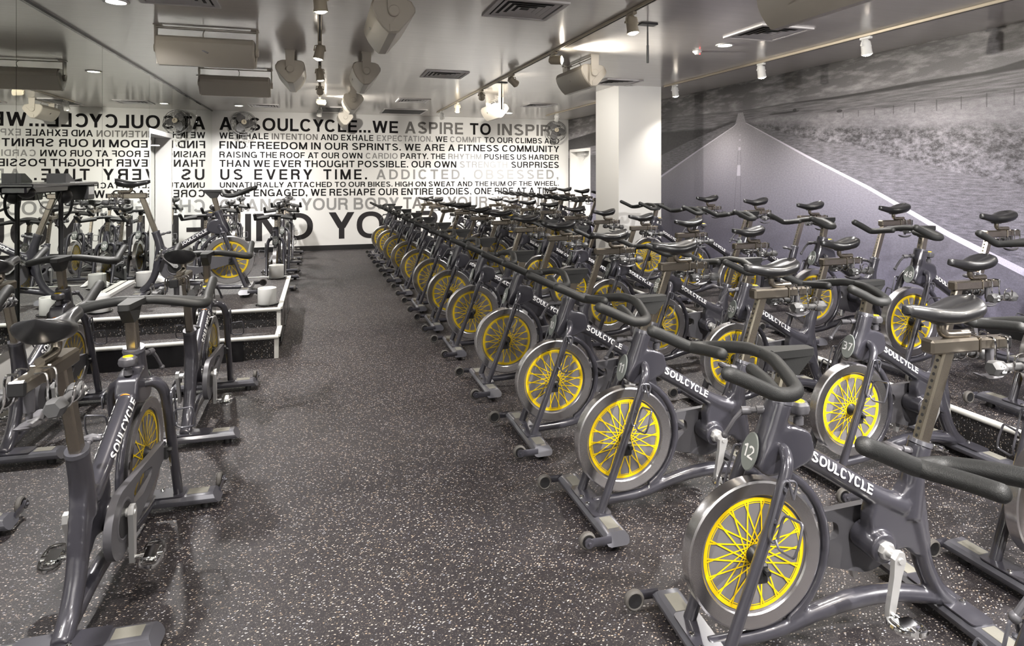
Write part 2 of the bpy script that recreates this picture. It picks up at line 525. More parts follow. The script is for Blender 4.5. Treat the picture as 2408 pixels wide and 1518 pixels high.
    def wire(s, path, r, rad=.012, n=6, k=3):
        P = [Vector(p) for p in path]; out = [P[0]]
        for i in range(1, len(P) - 1):
            a, b_ = P[i - 1] - P[i], P[i + 1] - P[i]
            d = min(rad, a.length * .45, b_.length * .45)
            q0, q2 = P[i] + a.normalized() * d, P[i] + b_.normalized() * d
            for j in range(k + 1):
                t = j / k; out.append(q0 * (1 - t) ** 2 + P[i] * 2 * t * (1 - t) + q2 * t * t)
        out.append(P[-1]); s.tube(out, r, n=n)
    def sphere(s, c, r, n=12, m=8, sc=(1, 1, 1), mi=0):
        prof = [(max(1e-4, r * sin(pi * i / m)), -r * cos(pi * i / m)) for i in range(m + 1)]
        o = len(s.v)
        s.lathe(prof, (0, 0, 0), 'z', n, mi)
        for i in range(o, len(s.v)):
            p = s.v[i]
            s.v[i] = (p[0] * sc[0] + c[0], p[1] * sc[1] + c[1], p[2] * sc[2] + c[2])
    def mesh(s, name, mats, angle=35):
        me = bpy.data.meshes.new(name)
        me.from_pydata(s.v, [], s.f)
        for mt in (mats if isinstance(mats, (list, tuple)) else [mats]):
            me.materials.append(M[mt])
        if any(s.mi): me.polygons.foreach_set('material_index', s.mi)
        bm = bmesh.new(); bm.from_mesh(me)
        bmesh.ops.recalc_face_normals(bm, faces=bm.faces)
        bm.to_mesh(me); bm.free()
        me.polygons.foreach_set('use_smooth', [True] * len(me.polygons))
        me.set_sharp_from_angle(angle=radians(angle))
        me.update()
        return me
    def build(s, name, mats, parent=None, angle=35):
        return link(name, s.mesh(name, mats, angle), parent)

def link(name, me, parent=None):
    o = bpy.data.objects.new(name, me)
    COL.objects.link(o)
    if parent is not None: o.parent = parent
    return o
def tag(o, label, cat, group=None):
    o['label'] = label; o['category'] = cat
    if group: o['group'] = group
    return o
def struct(o):
    o['kind'] = 'structure'; return o
def thing(name, label, cat, loc=(0, 0, 0), rz=0.0, group=None):
    o = bpy.data.objects.new(name, None)
    o.empty_display_size = 0.1
    COL.objects.link(o)
    o.location = loc; o.rotation_euler = (0, 0, rz)
    return tag(o, label, cat, group)

# ------------------------------------------------------------------ lettering: a plain grotesque drawn here, one capital high
_cache = {}
_W = dict(A=.93, B=.82, C=.90, D=.86, E=.73, F=.69, G=.94, H=.82, I=0, J=.66, K=.86, L=.67, M=1.0, N=.83, O=.98, P=.78, Q=.98, R=.84, S=.82, T=.78, U=.81, V=.88, W=1.27, X=.86, Y=.88, Z=.76)
_K = {'CY': -.07, 'YC': -.09, 'LC': -.05, 'AT': -.14, 'TA': -.12, 'LY': -.14, 'AV': -.12, 'VA': -.12, 'RY': -.06, 'TY': -.03, 'PA': -.10, 'WA': -.07, 'OY': -.05, 'YO': -.08, 'DY': -.06, 'LT': -.1, 'UL': 0, 'FT': -.03, 'Y.': -.14, 'P.': -.1, 'T.': -.12}
def _glyph(ch, t):
    """list of polygons (lists of points) and the width"""
    th = t * .90
    w = _W.get(ch, .70)
    q = []
    def rect(x0, y0, x1, y1): q.append([(x0, y0), (x1, y0), (x1, y1), (x0, y1)])
    def diag(x0, x1, y0=0., y1=1., h=None):
        h = h or t * sqrt(1 + ((x1 - x0) / (y1 - y0)) ** 2)
        q.append([(x0, y0), (x0 + h, y0), (x1 + h, y1), (x1, y1)]); return h
    def ring(cx, cy, rx, ry, a0, a1, n=18, e=2.25, tx=t, ty=th):
        def pt(a, rx, ry):
            c, s = cos(a), sin(a)
            return (cx + rx * math.copysign(abs(c) ** (2 / e), c), cy + ry * math.copysign(abs(s) ** (2 / e), s))
        for i in range(n):
            b0 = radians(a0 + (a1 - a0) * i / n); b1 = radians(a0 + (a1 - a0) * (i + 1) / n)
            q.append([pt(b0, rx - tx, ry - ty), pt(b0, rx, ry), pt(b1, rx, ry), pt(b1, rx - tx, ry - ty)])
    def bowl(x0, y0, x1, y1, n=12, e=2.2):
        ry = (y1 - y0) / 2; rx = min(x1 - x0, ry * 1.02)
        cx, cy = x1 - rx, (y0 + y1) / 2
        if cx > x0: rect(x0, y1 - th, cx, y1); rect(x0, y0, cx, y0 + th)
        ring(cx, cy, rx, ry, -90, 90, n, e)
    o = .012
    if ch == 'A':
        h = t * 1.1; diag(0, w / 2 - h / 2, h=h); diag(w - h, w / 2 - h / 2, h=h); rect(w * .2, .22, w * .8, .22 + th * .9)
    elif ch == 'B': rect(0, 0, t, 1); bowl(t * .9, .5 - th * .35, w * .94, 1); bowl(t * .9, 0, w, .5 + th * .55)
    elif ch == 'C': ring(w / 2, .5, w / 2, .5 + o, 38, 322, 26)
    elif ch == 'D': rect(0, 0, t, 1); bowl(t * .9, 0, w, 1, 18)
    elif ch == 'E': rect(0, 0, t, 1); rect(t, 1 - th, w, 1); rect(t, .5 - th * .42, w * .94, .5 + th * .5); rect(t, 0, w, th)
    elif ch == 'F': rect(0, 0, t, 1); rect(t, 1 - th, w, 1); rect(t, .5 - th * .62, w * .9, .5 + th * .3)
    elif ch == 'G': ring(w / 2, .5, w / 2, .5 + o, 42, 330, 26); rect(w * .52, .53 - th, w, .53); rect(w - t * .82, 0, w, .52)
    elif ch == 'H': rect(0, 0, t, 1); rect(w - t, 0, w, 1); rect(t, .5 - th * .4, w - t, .5 + th * .55)
    elif ch == 'I': w = t; rect(0, 0, t, 1)
    elif ch == 'J': rect(w - t, .3, w, 1); ring(w / 2, .31, w / 2, .31 + o, 180, 360, 14)
    elif ch == 'K': rect(0, 0, t, 1); diag(t * .7, w - t * 1.35, .36, 1, t * 1.35); diag(w - t * 1.15, t + .10, 0, .60, t * 1.22)
    elif ch == 'L': rect(0, 0, t, 1); rect(t, 0, w, th)
    elif ch == 'M': rect(0, 0, t, 1); rect(w - t, 0, w, 1); h = t * 1.15; diag(w / 2 - h / 2, 0, h=h); diag(w / 2 - h / 2, w - h, h=h)
    elif ch == 'N': rect(0, 0, t, 1); rect(w - t, 0, w, 1); h = t * 1.22; diag(w - h, 0, h=h)
    elif ch in 'OQ0':
        if ch == '0': w = .70
        ring(w / 2, .5, w / 2, .5 + o, 0, 360, 34)
        if ch == 'Q': q.append([(w * .52, .22), (w * .64, .32), (w, .04), (w * .90, -.06)])
    elif ch == 'P': rect(0, 0, t, 1); bowl(t * .9, .40, w, 1)
    elif ch == 'R': rect(0, 0, t, 1); bowl(t * .9, .43, w * .96, 1); rect(w * .42, .43, w * .66, .43 + th); ring(w * .58, .26, w * .36, .28, 0, 88, 8); rect(w * .94 - t, .06, w * .94, .27); q.append([(w * .95 - t, .07), (w * .94, .07), (w, 0), (w - t * 1.02, 0)])
    elif ch in 'S5':
        if ch == 'S':
            pts = []
            for i in range(17):
                a = radians(22 + (262 - 22) * i / 16); pts.append((w / 2 + (w / 2 - t / 2 - .02) * cos(a), .745 + (.265 - th / 2) * sin(a)))
            for i in range(17):
                a = radians(82 - (82 + 160) * i / 16); pts.append((w / 2 + (w / 2 - t / 2) * cos(a), .262 + (.272 - th / 2) * sin(a)))
        else:
            rect(.10, 1 - th, .62, 1); q.append([(.02, .42), (.02 + t, .42), (.10 + t * .9, 1), (.10, 1)])
            pts = []
            for i in range(20):
                a = radians(150 - 318 * i / 19); pts.append((.35 + (.35 - t / 2) * cos(a), .33 + (.34 - th / 2) * sin(a)))
        n = len(pts); L, R = [], []
        for i in range(n):
            a, b_ = pts[max(0, i - 1)], pts[min(n - 1, i + 1)]
            d = Vector((b_[0] - a[0], b_[1] - a[1])); d.normalize(); hw = (abs(d.y) * t + abs(d.x) * th) / (abs(d.x) + abs(d.y)) / 2
            L.append((pts[i][0] - d.y * hw, pts[i][1] + d.x * hw)); R.append((pts[i][0] + d.y * hw, pts[i][1] - d.x * hw))
        for i in range(n - 1): q.append([R[i], R[i + 1], L[i + 1], L[i]])
    elif ch == 'T': rect(0, 1 - th, w, 1); rect(w / 2 - t / 2, 0, w / 2 + t / 2, 1 - th)
    elif ch == 'U': rect(0, .37, t, 1); rect(w - t, .37, w, 1); ring(w / 2, .375, w / 2, .375 + o, 180, 360, 18)
    elif ch == 'V': h = t * 1.12; diag(w / 2 - h / 2, 0, h=h); diag(w / 2 - h / 2, w - h, h=h)
    elif ch == 'W':
        h = t * 1.08; a = w * .25
        diag(a - h / 2 + .02, 0, h=h); diag(a - h / 2 + .02, w / 2 - h / 2, h=h); diag(w - a - h / 2 - .02, w / 2 - h / 2, h=h); diag(w - a - h / 2 - .02, w - h, h=h)
    elif ch == 'X': h = t * 1.3; diag(0, w - h, h=h); diag(w - h, 0, h=h)
    elif ch == 'Y': h = t * 1.25; rect(w / 2 - t / 2, 0, w / 2 + t / 2, .44); diag(w / 2 - h / 2, 0, .40, 1, h); diag(w / 2 - h / 2, w - h, .40, 1, h)
    elif ch == 'Z': rect(0, 0, w, th); rect(0, 1 - th, w, 1); h = t * 1.35; diag(0, w - h, th * .8, 1 - th * .8, h)
    elif ch == '.': w = t * 1.05; rect(0, 0, w, t * 1.05)
    elif ch == ',': w = t * 1.05; rect(0, 0, w, t * 1.05); q.append([(w * .55, 0), (w, 0), (w * .9, -.08), (w * .25, -.17), (w * .15, -.12), (w * .5, -.06)])
    elif ch == '1': w = .42; rect(w - t, 0, w, 1); q.append([(0, .70), (0, .70 + th * .8), (w - t * .9, .98), (w - t * .9, .76)])
    elif ch == '2': ring(.35, .70, .35, .30 + o, -15, 165, 14); q.append([(0, 0), (.70, 0), (.70, th), (0, th)]); q.append([(0, th * .9), (t * 1.3, th * .9), (.69, .62), (.69 - t, .66), (.40, .40)])
    elif ch == '3': bowl(.22, .5 - th * .4, .66, 1.01); bowl(.22, -.01, .70, .5 + th * .5); rect(0.02, 1.01 - th, .3, 1.01); rect(0, -.01, .3, th - .01)
    elif ch == '4': w = .74; rect(.46, 0, .46 + t, 1); rect(0, .22, w, .22 + th); diag(0, .46, .22 + th * .5, 1, t * 1.15)
    elif ch in '69':
        a = (ring, )
        if ch == '6': ring(.35, .33, .35, .34, 0, 360, 24); ring(.36, .5, .36, .51, 55, 200, 14)
        else: ring(.35, .67, .35, .34, 0, 360, 24); ring(.34, .5, .36, .51, 235, 380, 14)
    elif ch == '7': rect(0, 1 - th, .70, 1); diag(.14, .70 - t * 1.1, 0, 1 - th * .5, t * 1.1)
    elif ch == '8': ring(.35, .74, .31, .27, 0, 360, 22); ring(.35, .27, .35, .28, 0, 360, 22)
    return q, w
def glyphs(txt, t=.165, gap=.16, space=.32):
    """outline of a text, scaled so that it is 1 wide and 1 capital high; returns verts (x, y, layer), faces, aspect"""
    key = (txt, t, gap, space)
    if key in _cache: return _cache[key]
    V, F, x = [], [], 0.0
    for i, ch in enumerate(txt):
        if ch == ' ': x += space; continue
        qs, w = _glyph(ch, t)
        for k, poly in enumerate(qs):
            o = len(V); V += [(x + p[0], p[1], k % 9) for p in poly]
            ar = sum(poly[i_ - 1][0] * poly[i_][1] - poly[i_][0] * poly[i_ - 1][1] for i_ in range(len(poly)))
            f = tuple(range(o, o + len(poly))); F.append(f if ar > 0 else f[::-1])
        x += w + gap + _K.get(txt[i:i + 2], 0)
    x -= gap
    _cache[key] = ([(p[0] / x, p[1], p[2]) for p in V], F, x)
    return _cache[key]

def wall_word(mb, txt, x0, x1, zb, zt, y, mi=0, t=.165, gap=.16, space=.32):
    V, F, a = glyphs(txt, t, gap, space)
    mb.add([(x0 + p[0] * (x1 - x0), y - .00012 * p[2], zb + p[1] * (zt - zb)) for p in V], F, mi)

# pixel -> plane helpers (the camera above, in the photograph's pixels)
_c, _s = cos(YAW), sin(YAW)
def on_y(u, v, Y):
    t = (u - 1204) / FPX
    X = Y * (t * _c + _s) / (_c - t * _s)
    return X, CAMZ + (HOR - v) * (Y * _c + X * _s) / FPX
# ================================================================== ROOM
def slab(name, c, d, mat):
    mb = MB(); mb.box(c, d)
    return struct(mb.build(name, mat))
slab('floor', ((XL - .3 + XR) / 2, (YB + YF) / 2, -.05), (XR - XL + .3, YB - YF, .10), 'floor')
slab('ceiling', ((XL - .3 + XR) / 2, (YB + YF) / 2, H + .05), (XR - XL + .5, YB - YF + .2, .10), 'ceiling')
slab('wall_front', ((XL + XR) / 2, YF - .05, H / 2), (XR - XL + .4, .10, H), 'wallwhite')
wall_back = slab('wall_back', ((XL + XR) / 2, YB + .05, H / 2), (XR - XL + .4, .10, H), 'wallwhite')

# right wall: printed with the road picture, a doorway near the back corner
DR0, DR1, DRT = 11.98, 13.10, 2.09
mb = MB()
for y0, y1, z0, z1 in ((YF, DR0, 0, H), (DR0, DR1, DRT, H), (DR1, YB, 0, H)):
    mb.box((XR + .05, (y0 + y1) / 2, (z0 + z1) / 2), (.10, y1 - y0, z1 - z0))
struct(mb.build('wall_right', 'mural'))
mb = MB()
mb.box((XR + .16, (DR0 + DR1) / 2, (DRT) / 2), (.04, DR1 - DR0, DRT))
d1 = struct(mb.build('door_1', 'white'))
mb = MB()
for y in (DR0 + .03, DR1 - .03):
    mb.box((XR + .065, y, DRT / 2), (.15, .06, DRT))
mb.box((XR + .065, (DR0 + DR1) / 2, DRT - .03), (.15, DR1 - DR0 - .12, .06))
mb.build('door_frame', 'white', d1)
def closer(parent, x, y, z, sx, sy):
    mb = MB()
    mb.bbox((x + sx * .035, y, z), (.07, .24, .055), .008)
    o = mb.build('door_closer', 'silver', parent)
    mb = MB()
    mb.tube([(x + sx * .045, y, z - .03), (x + sx * .045, y, z - .055)], .012)
    mb.tube([(x + sx * .045, y, z - .05), (x + sx * .17, y + sy * .06, z - .05)], .009, n=8)
    mb.tube([(x + sx * .17, y + sy * .06, z - .05), (x + sx * .06, y + sy * .33, z - .03)], .008, n=8)
    mb.build('closer_arm', 'silver', o)
closer(d1, XR + .14, 12.55, DRT - .12, -1, 1)
bb = MB(); bb.box((XR - .008, (YF + DR0) / 2, RISE + .04), (.016, DR0 - YF, .08))
struct(bb.build('baseboard_right', 'baseb'))

# back wall: black base, big lettering
bb = MB(); bb.box(((XL + XR) / 2, YB - .008, .05), (XR - XL, .016, .10))
struct(bb.build('baseboard_back', 'baseb'))
K, Dk, Gm, Gl = 0, 1, 2, 3
lines = [
    (304.8, 276.3, 518, [('AT SOULCYCLE...WE', K, 516, 936), ('ASPIRE', Gm, 952, 1089), ('TO', K, 1105, 1154), ('INSPIRE', Gm, 1170, 1318)]),
    (325.3, 311.9, 518, [('WE INHALE', K, 516, 631.5), ('INTENTION', Gm, 639, 747), ('AND EXHALE', K, 754, 878), ('EXPECTATION.', Gl, 886, 1017), ('WE', K, 1024, 1052), ('COMMIT', Gl, 1058, 1132), ('TO OUR CLIMBS AND', K, 1139, 1315)]),
    (348.6, 332.6, 518, [('FIND FREEDOM IN OUR SPRINTS. WE ARE A FITNESS COMMUNITY', K, 516, 1315)]),
    (369.9, 356.8, 518, [('RAISING THE ROOF AT OUR OWN', K, 516, 852), ('CARDIO', Gl, 860, 935), ('PARTY. THE', K, 942, 1047), ('RHYTHM', Gl, 1054, 1132), ('PUSHES US HARDER', K, 1139, 1314)]),
    (391.8, 376.6, 518, [('THAN WE EVER THOUGHT POSSIBLE. OUR OWN', K, 516, 1073), ('STRENGTH', Gl, 1081, 1193), ('SURPRISES', K, 1202, 1314)]),
    (422.0, 398.6, 518, [('US EVERY TIME.', K, 518, 863), ('ADDICTED,', Gl, 885, 1093), ('OBSESSED,', Gl, 1114, 1313)]),
    (440.6, 429.0, 518, [('UNNATURALLY ATTACHED TO OUR BIKES. HIGH ON SWEAT AND THE HUM OF THE WHEEL.', K, 517, 1314)]),
    (462.0, 446.3, 518, [('CORE ENGAGED, WE RESHAPE OUR ENTIRE BODIES, ONE RIDE AT A TIME.', K, 517, 1311)]),
    (492.5, 466.6, 800, [('CHANGE YOUR BODY', Gl, 517, 938), ('TAKE YOUR JOURNEY', Gm, 948, 1311)]),
    (560.4, 499.6, 800, [('FIND', Dk, 512, 736), ('YOUR', Dk, 773, 1031), ('SOUL.', Dk, 1068, 1318)]),
]
for vb, vt, u, segs in lines:
    hh = vb - vt
    zb = on_y(u, vb + .4, YB)[1]; zt = on_y(u, vt - .3 - (.045 * hh if hh < 50 else .01 * hh), YB)[1]
    wide = dict(gap=.34, space=.70) if vt == 398.6 else {}
    mb = MB()
    for txt, mi, u0, u1 in segs:
        wall_word(mb, txt, on_y(u0, 400, YB)[0], on_y(u1, 400, YB)[0], zb, zt, YB - .0025, mi, .20 if vb < 310 else .19, **wide)
    mb.build('lettering', ['ltext_black', 'ltext_dark', 'ltext_mid', 'ltext_light'], wall_back)

# left wall: white dado, doorway with a mirrored door, tall mirror panels
DL0, DL1, DLT = 8.54, 9.765, 2.10
mb = MB()
for y0, y1, z0, z1 in ((YF, DL0, 0, H), (DL0, DL1, DLT, H), (DL1, YB, 0, H)):
    mb.box((XL - .12, (y0 + y1) / 2, (z0 + z1) / 2), (.20, y1 - y0, z1 - z0))
struct(mb.build('wall_left', 'dado'))
mb = MB()
mb.box((XL - .24, (DL0 + DL1) / 2, DLT / 2), (.05, DL1 - DL0 + .1, DLT + .05))
d2 = struct(mb.build('door_2', 'white'))
mb = MB(); mb.box((XL - .21, (DL0 + DL1) / 2, DLT / 2 + .03), (.01, DL1 - DL0 - .16, DLT - .12))
mb.build('door_mirror', 'mirror', d2)
mb = MB()
for y in (DL0 + .025, DL1 - .025): mb.box((XL - .10, y, DLT / 2), (.20, .05, DLT))
mb.box((XL - .10, (DL0 + DL1) / 2, DLT - .03), (.20, DL1 - DL0 - .10, .06))
mb.build('door_frame', 'white', d2)
closer(d2, XL - .20, 9.1, DLT - .14, 1, 1)
MT, MBOT = H - .022, .369
edges = [-1.98, -.22, 1.54, 3.30, 5.064, 6.826, DL0]
names = ['nearest the camera end', 'second from the camera end', 'third from the camera end', 'beside the two rear bikes left of the aisle',
         'behind the music console at the podium', 'behind the instructor bike on the podium']
for i in range(len(edges) - 1):
    y0, y1 = edges[i] + .0025, edges[i + 1] - .0025
    mb = MB(); mb.box((XL - .010, (y0 + y1) / 2, (MT + MBOT) / 2), (.016, y1 - y0, MT - MBOT))
    tag(mb.build('wall_mirror', 'mirror'), 'tall wall mirror panel ' + names[i], 'mirror', 'mirror panels on the left wall')
for (y0, y1, z0, z1, lb) in ((DL0 + .002, DL1 - .002, DLT + .003, MT, 'short mirror panel above the mirrored doorway'),
                     (DL1 + .003, 11.563, .10, MT, 'tall wall mirror panel just past the mirrored doorway'),
                     (11.567, YB - .02, .10, MT, 'tall wall mirror panel in the corner by the lettered wall')):
    mb = MB(); mb.box((XL - .010, (y0 + y1) / 2, (z0 + z1) / 2), (.016, y1 - y0, z1 - z0))
    tag(mb.build('wall_mirror', 'mirror'), lb, 'mirror', 'mirror panels on the left wall')
mb = MB(); mb.box((XL - .004, (YF + YB) / 2, H - .011), (.03, YB - YF, .02))
struct(mb.build('trim_1', 'gloss_black'))
for z in (2.52, 2.41):
    mb = MB(); mb.lathe([(.012, 0), (.012, .006), (.006, .010)], (XL - .002, 11.565, z), 'x', 12)
    tag(mb.build('mirror_clip', 'chrome'), 'round chrome mirror clip on the panel joint, ' + ('upper' if z > 2.45 else 'lower') + ' of two', 'clip', 'mirror clips')

# column
mb = MB()
mb.box((4.255, 8.15, (H + RISE) / 2), (.66, .74, H - RISE))
col = struct(mb.build('column', 'wallwhite'))
mb = MB()
mb.box((4.255, 8.15, RISE + .05), (.684, .764, .10))
mb.build('baseboard', 'baseb', col)

# raised platform under the rear row, with a white nosing
PX = 3.485
mb = MB()
mb.box(((PX + XR) / 2, (YF + YB) / 2, RISE - .012), (XR - PX - .01, YB - YF - .02, .024), mi=0)
mb.box((PX + .02, (YF + YB) / 2, (RISE - .024) / 2), (.03, YB - YF - .02, RISE - .024), mi=1)
rp_ = struct(mb.build('raised_floor', ['floor', 'riser']))
mb = MB(); mb.tube([(PX + .008, YF + .01, RISE - .012), (PX + .008, YB - .01, RISE - .012)], .019, n=14)
mb.build('nosing', 'nosing', rp_)

# ------------------------------------------------------------------ podium
PY0, PY1, PY2, PXR, STEP = 5.58, 5.90, 7.68, -.33, .195
pod = thing('podium', 'black speckled rubber podium with white edge trims and one step', 'podium', (-1.15, 6.7, 0))
pod_inv = Matrix.Translation((1.15, -6.7, 0))
def pbuild(mb, name, mats):
    mb.v = [(p[0] + 1.15, p[1] - 6.7, p[2]) for p in mb.v]
    return mb.build(name, mats, pod)
mb = MB()
mb.box(((XL + PXR) / 2, (PY1 + PY2) / 2, POD - .01), (PXR - XL - .02, PY2 - PY1, .02), mi=0)
mb.box(((XL + PXR) / 2, (PY1 + PY2) / 2, (POD - .02) / 2), (PXR - XL - .03, PY2 - PY1 - .01, POD - .02), mi=1)
pbuild(mb, 'upper_deck', ['floor', 'riser'])
mb = MB()
mb.box(((XL + PXR) / 2, (PY0 + PY1) / 2, STEP - .01), (PXR - XL - .02, PY1 - PY0, .02), mi=0)
mb.box(((XL + PXR) / 2, (PY0 + PY1) / 2 + .005, (STEP - .02) / 2), (PXR - XL - .03, PY1 - PY0, STEP - .02), mi=1)
pbuild(mb, 'step', ['floor', 'riser'])
for y, z in ((PY1, POD), (PY0, STEP)):
    mb = MB(); mb.tube([(XL + .02, y - .006, z - .014), (PXR, y - .006, z - .014)], .018, n=12)
    pbuild(mb, 'nosing', 'nosing')
mb = MB(); mb.box((PXR - .008, (PY1 + PY2) / 2, POD - .006), (.04, PY2 - PY1, .022))
mb.box((PXR - .008, (PY0 + PY1) / 2, STEP - .006), (.04, PY1 - PY0, .022))
pbuild(mb, 'side_edging', 'nosing')
mb = MB(); mb.box(((XL + PXR) / 2, PY2 - .008, POD - .006), (PXR - XL - .03, .03, .022))
pbuild(mb, 'rear_edging', 'nosing')
for y, z0, z1 in ((PY1 - .008, STEP, POD - .03), (PY0 - .004, 0.002, STEP - .03)):
    mb = MB(); mb.box((PXR - .018, y, (z0 + z1) / 2), (.032, .012, z1 - z0))
    mb.box((PXR - .004, y + .02, (z0 + z1) / 2), (.008, .05, z1 - z0))
    pbuild(mb, 'corner_trim', 'nosing')
mb = MB(); mb.box((-1.28, PY0 - .012, .085), (1.36, .016, .165))
pbuild(mb, 'kick_panel', 'gloss_black')
for y0, y1 in ((5.98, 6.55), (6.62, 7.12), (7.18, 7.6)):
    mb = MB(); mb.box((PXR - .010, (y0 + y1) / 2, .17), (.014, y1 - y0, .26))
    mb.box((PXR - .004, (y0 + y1) / 2, .30), (.012, y1 - y0 + .02, .012), mi=1)
    mb.box((PXR - .004, (y0 + y1) / 2, .035), (.012, y1 - y0 + .02, .012), mi=1)
    pbuild(mb, 'side_panel', ['gloss_black', 'black'])
# ledge under the mirrors on the podium
mb = MB(); mb.box((XL + .035, 6.82, POD + .02), (.06, 1.68, .03))
struct(mb.build('trim_2', 'dado'))

# candles
cp = [(-.456, 6.06, 'right front corner'), (-.47, 7.55, 'right rear corner'), (-1.80, 6.14, 'left front corner'), (-1.76, 7.42, 'left rear corner')]
for i, (x, y, w_) in enumerate(cp):
    t = thing('candle', 'frosted glass candle cylinder on a clear saucer at the podium ' + w_, 'candle', (x, y, POD), 0, 'frosted candles on the podium')
    if i == 0:
        mb = MB(); mb.lathe([(.0, .001), (.06, .001), (.098, .006), (.102, .012), (.097, .012), (.06, .007), (0, .007)], n=36)
        a1 = mb.mesh('saucer', 'clear')
        mb = MB(); mb.lathe([(0, .009), (.078, .009), (.080, .012), (.080, .150), (.078, .152), (.0735, .150), (.0735, .022), (0, .020)], n=40)
        a2 = mb.mesh('glass', 'frost')
        mb = MB(); mb.lathe([(0, .022), (.066, .022), (.066, .105), (.060, .112), (0, .108)], n=28)
        a3 = mb.mesh('wax', 'wax')
    link('saucer', a1, t); link('glass', a2, t); link('wax', a3, t)

# crumpled towel at the foot of the mirror
mb = MB()
random.seed(3)
nu, nv = 14, 10
vs = []
for j in range(nv):
    for i in range(nu):
        a = i / (nu - 1) - .5; b_ = j / (nv - 1) - .5
        d = max(0, 1 - (a * a + b_ * b_) * 3.6)
        vs.append((a * .26, b_ * .14, .003 + .06 * d + .010 * sin(9 * a + 3 * b_) * d + .012 * random.random() * d))
fs = [(j * nu + i, j * nu + i + 1, (j + 1) * nu + i + 1, (j + 1) * nu + i) for j in range(nv - 1) for i in range(nu - 1)]
mb.add(vs, fs)
o = mb.build('towel', 'towel', None, 80)
o.location = (-1.70, 7.60, POD + .001)
md = o.modifiers.new('thick', 'SOLIDIFY'); md.thickness = .006; md.offset = 1
tag(o, 'crumpled white towel on the podium behind the left rear candle', 'towel')

# music console beside the mirror
t = thing('music_console', 'long black music console shelf on a pole stand along the mirror at left', 'console', (-1.84, 5.43, 0))
mb = MB(); mb.lathe([(0, 0), (.11, 0), (.11, .012), (.03, .022), (0, .022)], n=24)
mb.build('stand_base', 'black', t)
mb = MB(); mb.tube([(0, 0, .02), (0, 0, 1.42)], .016, n=12)
mb.build('pole', 'black', t)
mb = MB()
mb.bbox((.0, -.16, 1.466), (.22, 1.22, .024), .006)
mb.bbox((-.02, -.36, 1.435), (.14, .70, .05), .01)
for k in range(5): mb.box((.06, .02 + .08 * k, 1.4795), (.03, .05, .004), mi=1)
mb.build('shelf', ['gloss_black', 'silver'], t)
mb = MB()
mb.prism([(-.09, 1.478), (.09, 1.478), (.09, 1.49), (-.03, 1.545), (-.09, 1.545)], -.06, .06, 'yz')
mb.build('screen', 'black', t)
mb = MB(); mb.bbox((.04, .30, 1.395), (.13, .16, .115), .008)
for k in range(5): mb.box((.106, .25 + .024 * k, 1.41), (.004, .009, .06), mi=1)
mb.build('mixer', ['black', 'silver'], t)
mb = MB()
mb.tube([(.02, -.05, 1.44), (.03, -.11, 1.36), (.03, -.09, 1.26), (.01, -.02, 1.2)], .010, n=8, smooth=5)
mb.build('cable', 'black', t)
mb = MB()
mb.tube([(.02, .05, 1.44), (.03, .12, 1.36), (.03, .09, 1.26), (.01, .02, 1.2)], .010, n=8, smooth=5)
mb.build('cable', 'black', t)
mb = MB()
mb.tube([(.04, -.55, 1.44), (.05, -.48, 1.33), (.05, -.3, 1.30), (.04, -.12, 1.42)], .003, n=6, smooth=6)
mb.build('cable', 'black', t)
mb = MB(); mb.sphere((.02, 0, 1.38), .06, 14, 8, (.9, 1, 1))
mb.build('cable_bundle', 'black', t)
mb = MB(); mb.sphere((.02, -.62, 1.42), .05, 14, 8, (1, 1, .8))
mb.build('lamp_ball', 'black', t)

# light switches on the back wall
for k, (u, lb) in enumerate(((1159, 'white wall control box under the word ONE, left of two'), (1206, 'white wall control box under the word RIDE, right of two'))):
    x, z = on_y(u, 458, YB)
    t = thing('control_box', lb, 'control box', (x, YB, z), 0, 'wall control boxes')
    mb = MB(); mb.bbox((0, -.017, 0), (.135, .034, .125), .006); mb.build('body', 'white', t)
    mb = MB(); mb.box((-.015, -.035, .012), (.05, .003, .016)); mb.build('display', 'black', t)

